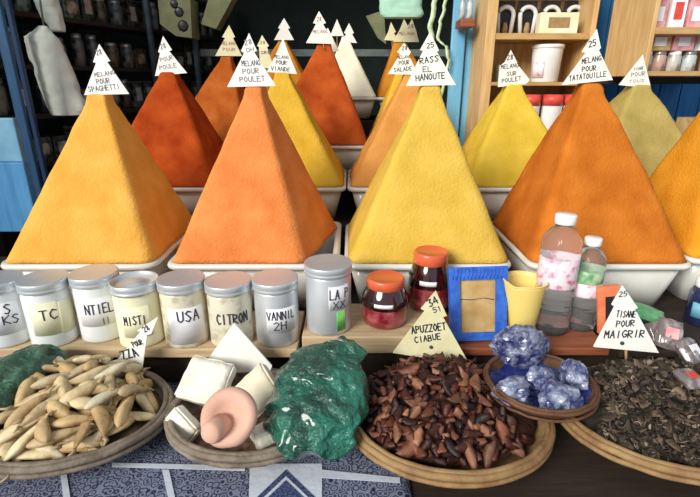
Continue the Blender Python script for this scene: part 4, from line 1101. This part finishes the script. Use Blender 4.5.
# oblique rack of jars on the left
A0 = V((-1.62, 2.15, 0)); A1 = V((-1.02, 3.75, 0)); dr = (A1-A0).normalized(); Lr = (A1-A0).length; nr = V((dr.y, -dr.x, 0))
yaw = math.atan2(dr.y, dr.x)
t = thing('jar_rack', 'dark rack along the left side crowded with jars and boxes', 'shelf', tuple((A0+A1)/2))
RZ = Matrix.Rotation(yaw, 4, 'Z')
lev = [.98, 1.20, 1.42, 1.64, 1.86]
for z in lev: MB().box((A0+A1)/2+V((0,0,z-.01)), (Lr,.20,.02), RZ).build('shelf', 'dark_wood', t)
for e in (0, .5, 1):
    MB().box(A0.lerp(A1, e)-nr*.115+V((0,0,1.05)), (.03,.025,2.1), RZ).build('upright', 'dark_wood', t)
def jar_proto(r, h, kind):
    o = bpy.data.objects.new('storage_jar' if kind == 0 else 'storage_box', None); C.objects.link(o); ORG[o] = V((0,0,0))
    if kind == 0:
        MB().lathe([(r*.9,0),(r,.005),(r,h*.75),(r*.75,h*.86),(r*.75,h*.9)], (0,0,0), 20).build('glass_body', 'jar_mix', o)
        MB().lathe([(r*.8,h*.86),(r*.82,h*.87),(r*.82,h),(0,h)], (0,0,0), 20).build('lid', 'jar_lid', o)
    else:
        MB().box((0,0,h/2), (r*2,r*1.6,h), None, .003).build('body', 'jar_mix', o)
        MB().box((0,-r*.8-.0006,h*.5), (r*1.2,.001,h*.5)).build('label', 'jar_mix2', o)
    return o
JP = [jar_proto(.038,.13,0), jar_proto(.045,.11,1), jar_proto(.030,.16,0), jar_proto(.035,.15,1)]
rd = random.Random(8); usedp = set()
nm_ = ['lowest','second','third','fourth','top']
for li, z in enumerate(lev):
    s = .05
    while s < Lr-.05:
        k = rd.randrange(4); r = (.038,.045,.030,.035)[k]
        s += r
        p = A0+dr*s+nr*rd.uniform(.0,.03)
        if JP[k] not in usedp: o = JP[k]; usedp.add(JP[k])
        else: o = copy_tree(JP[k])
        o.location = (p.x, p.y, z+.0005); o.rotation_euler = (0,0,yaw+ (0 if k % 2 else 0))
        tag(o, ('dim glass jar' if k in (0,2) else 'dim boxed package')+' on the %s shelf of the dark left rack' % nm_[li], 'jar' if k in (0,2) else 'box', ('jars' if k in (0,2) else 'packages')+' on the %s shelf of the dark rack' % nm_[li])
        s += r+rd.uniform(.008,.05)

# ------------------------------------------------------------------ light
w = bpy.data.worlds.new('world'); bpy.context.scene.world = w; w.use_nodes = True
nt = w.node_tree; bg = nt.nodes['Background']; bg.inputs['Color'].default_value = (.90,.95,1.0,1); bg.inputs['Strength'].default_value = .48
sl = bpy.data.lights.new('sun', 'SUN'); sl.energy = 3.7; sl.angle = math.radians(28); sl.color = (1,.97,.90)
so = bpy.data.objects.new('sun', sl); C.objects.link(so)
dirv = V((.74, .90, -.58)); so.rotation_euler = dirv.to_track_quat('-Z', 'Y').to_euler(); so.location = (-2, -3, 3)
sc = bpy.context.scene
sc.view_settings.view_transform = 'Standard'; sc.view_settings.look = 'None'; sc.view_settings.gamma = 1; sc.view_settings.exposure = 0.12
sc.view_settings.use_curve_mapping = False
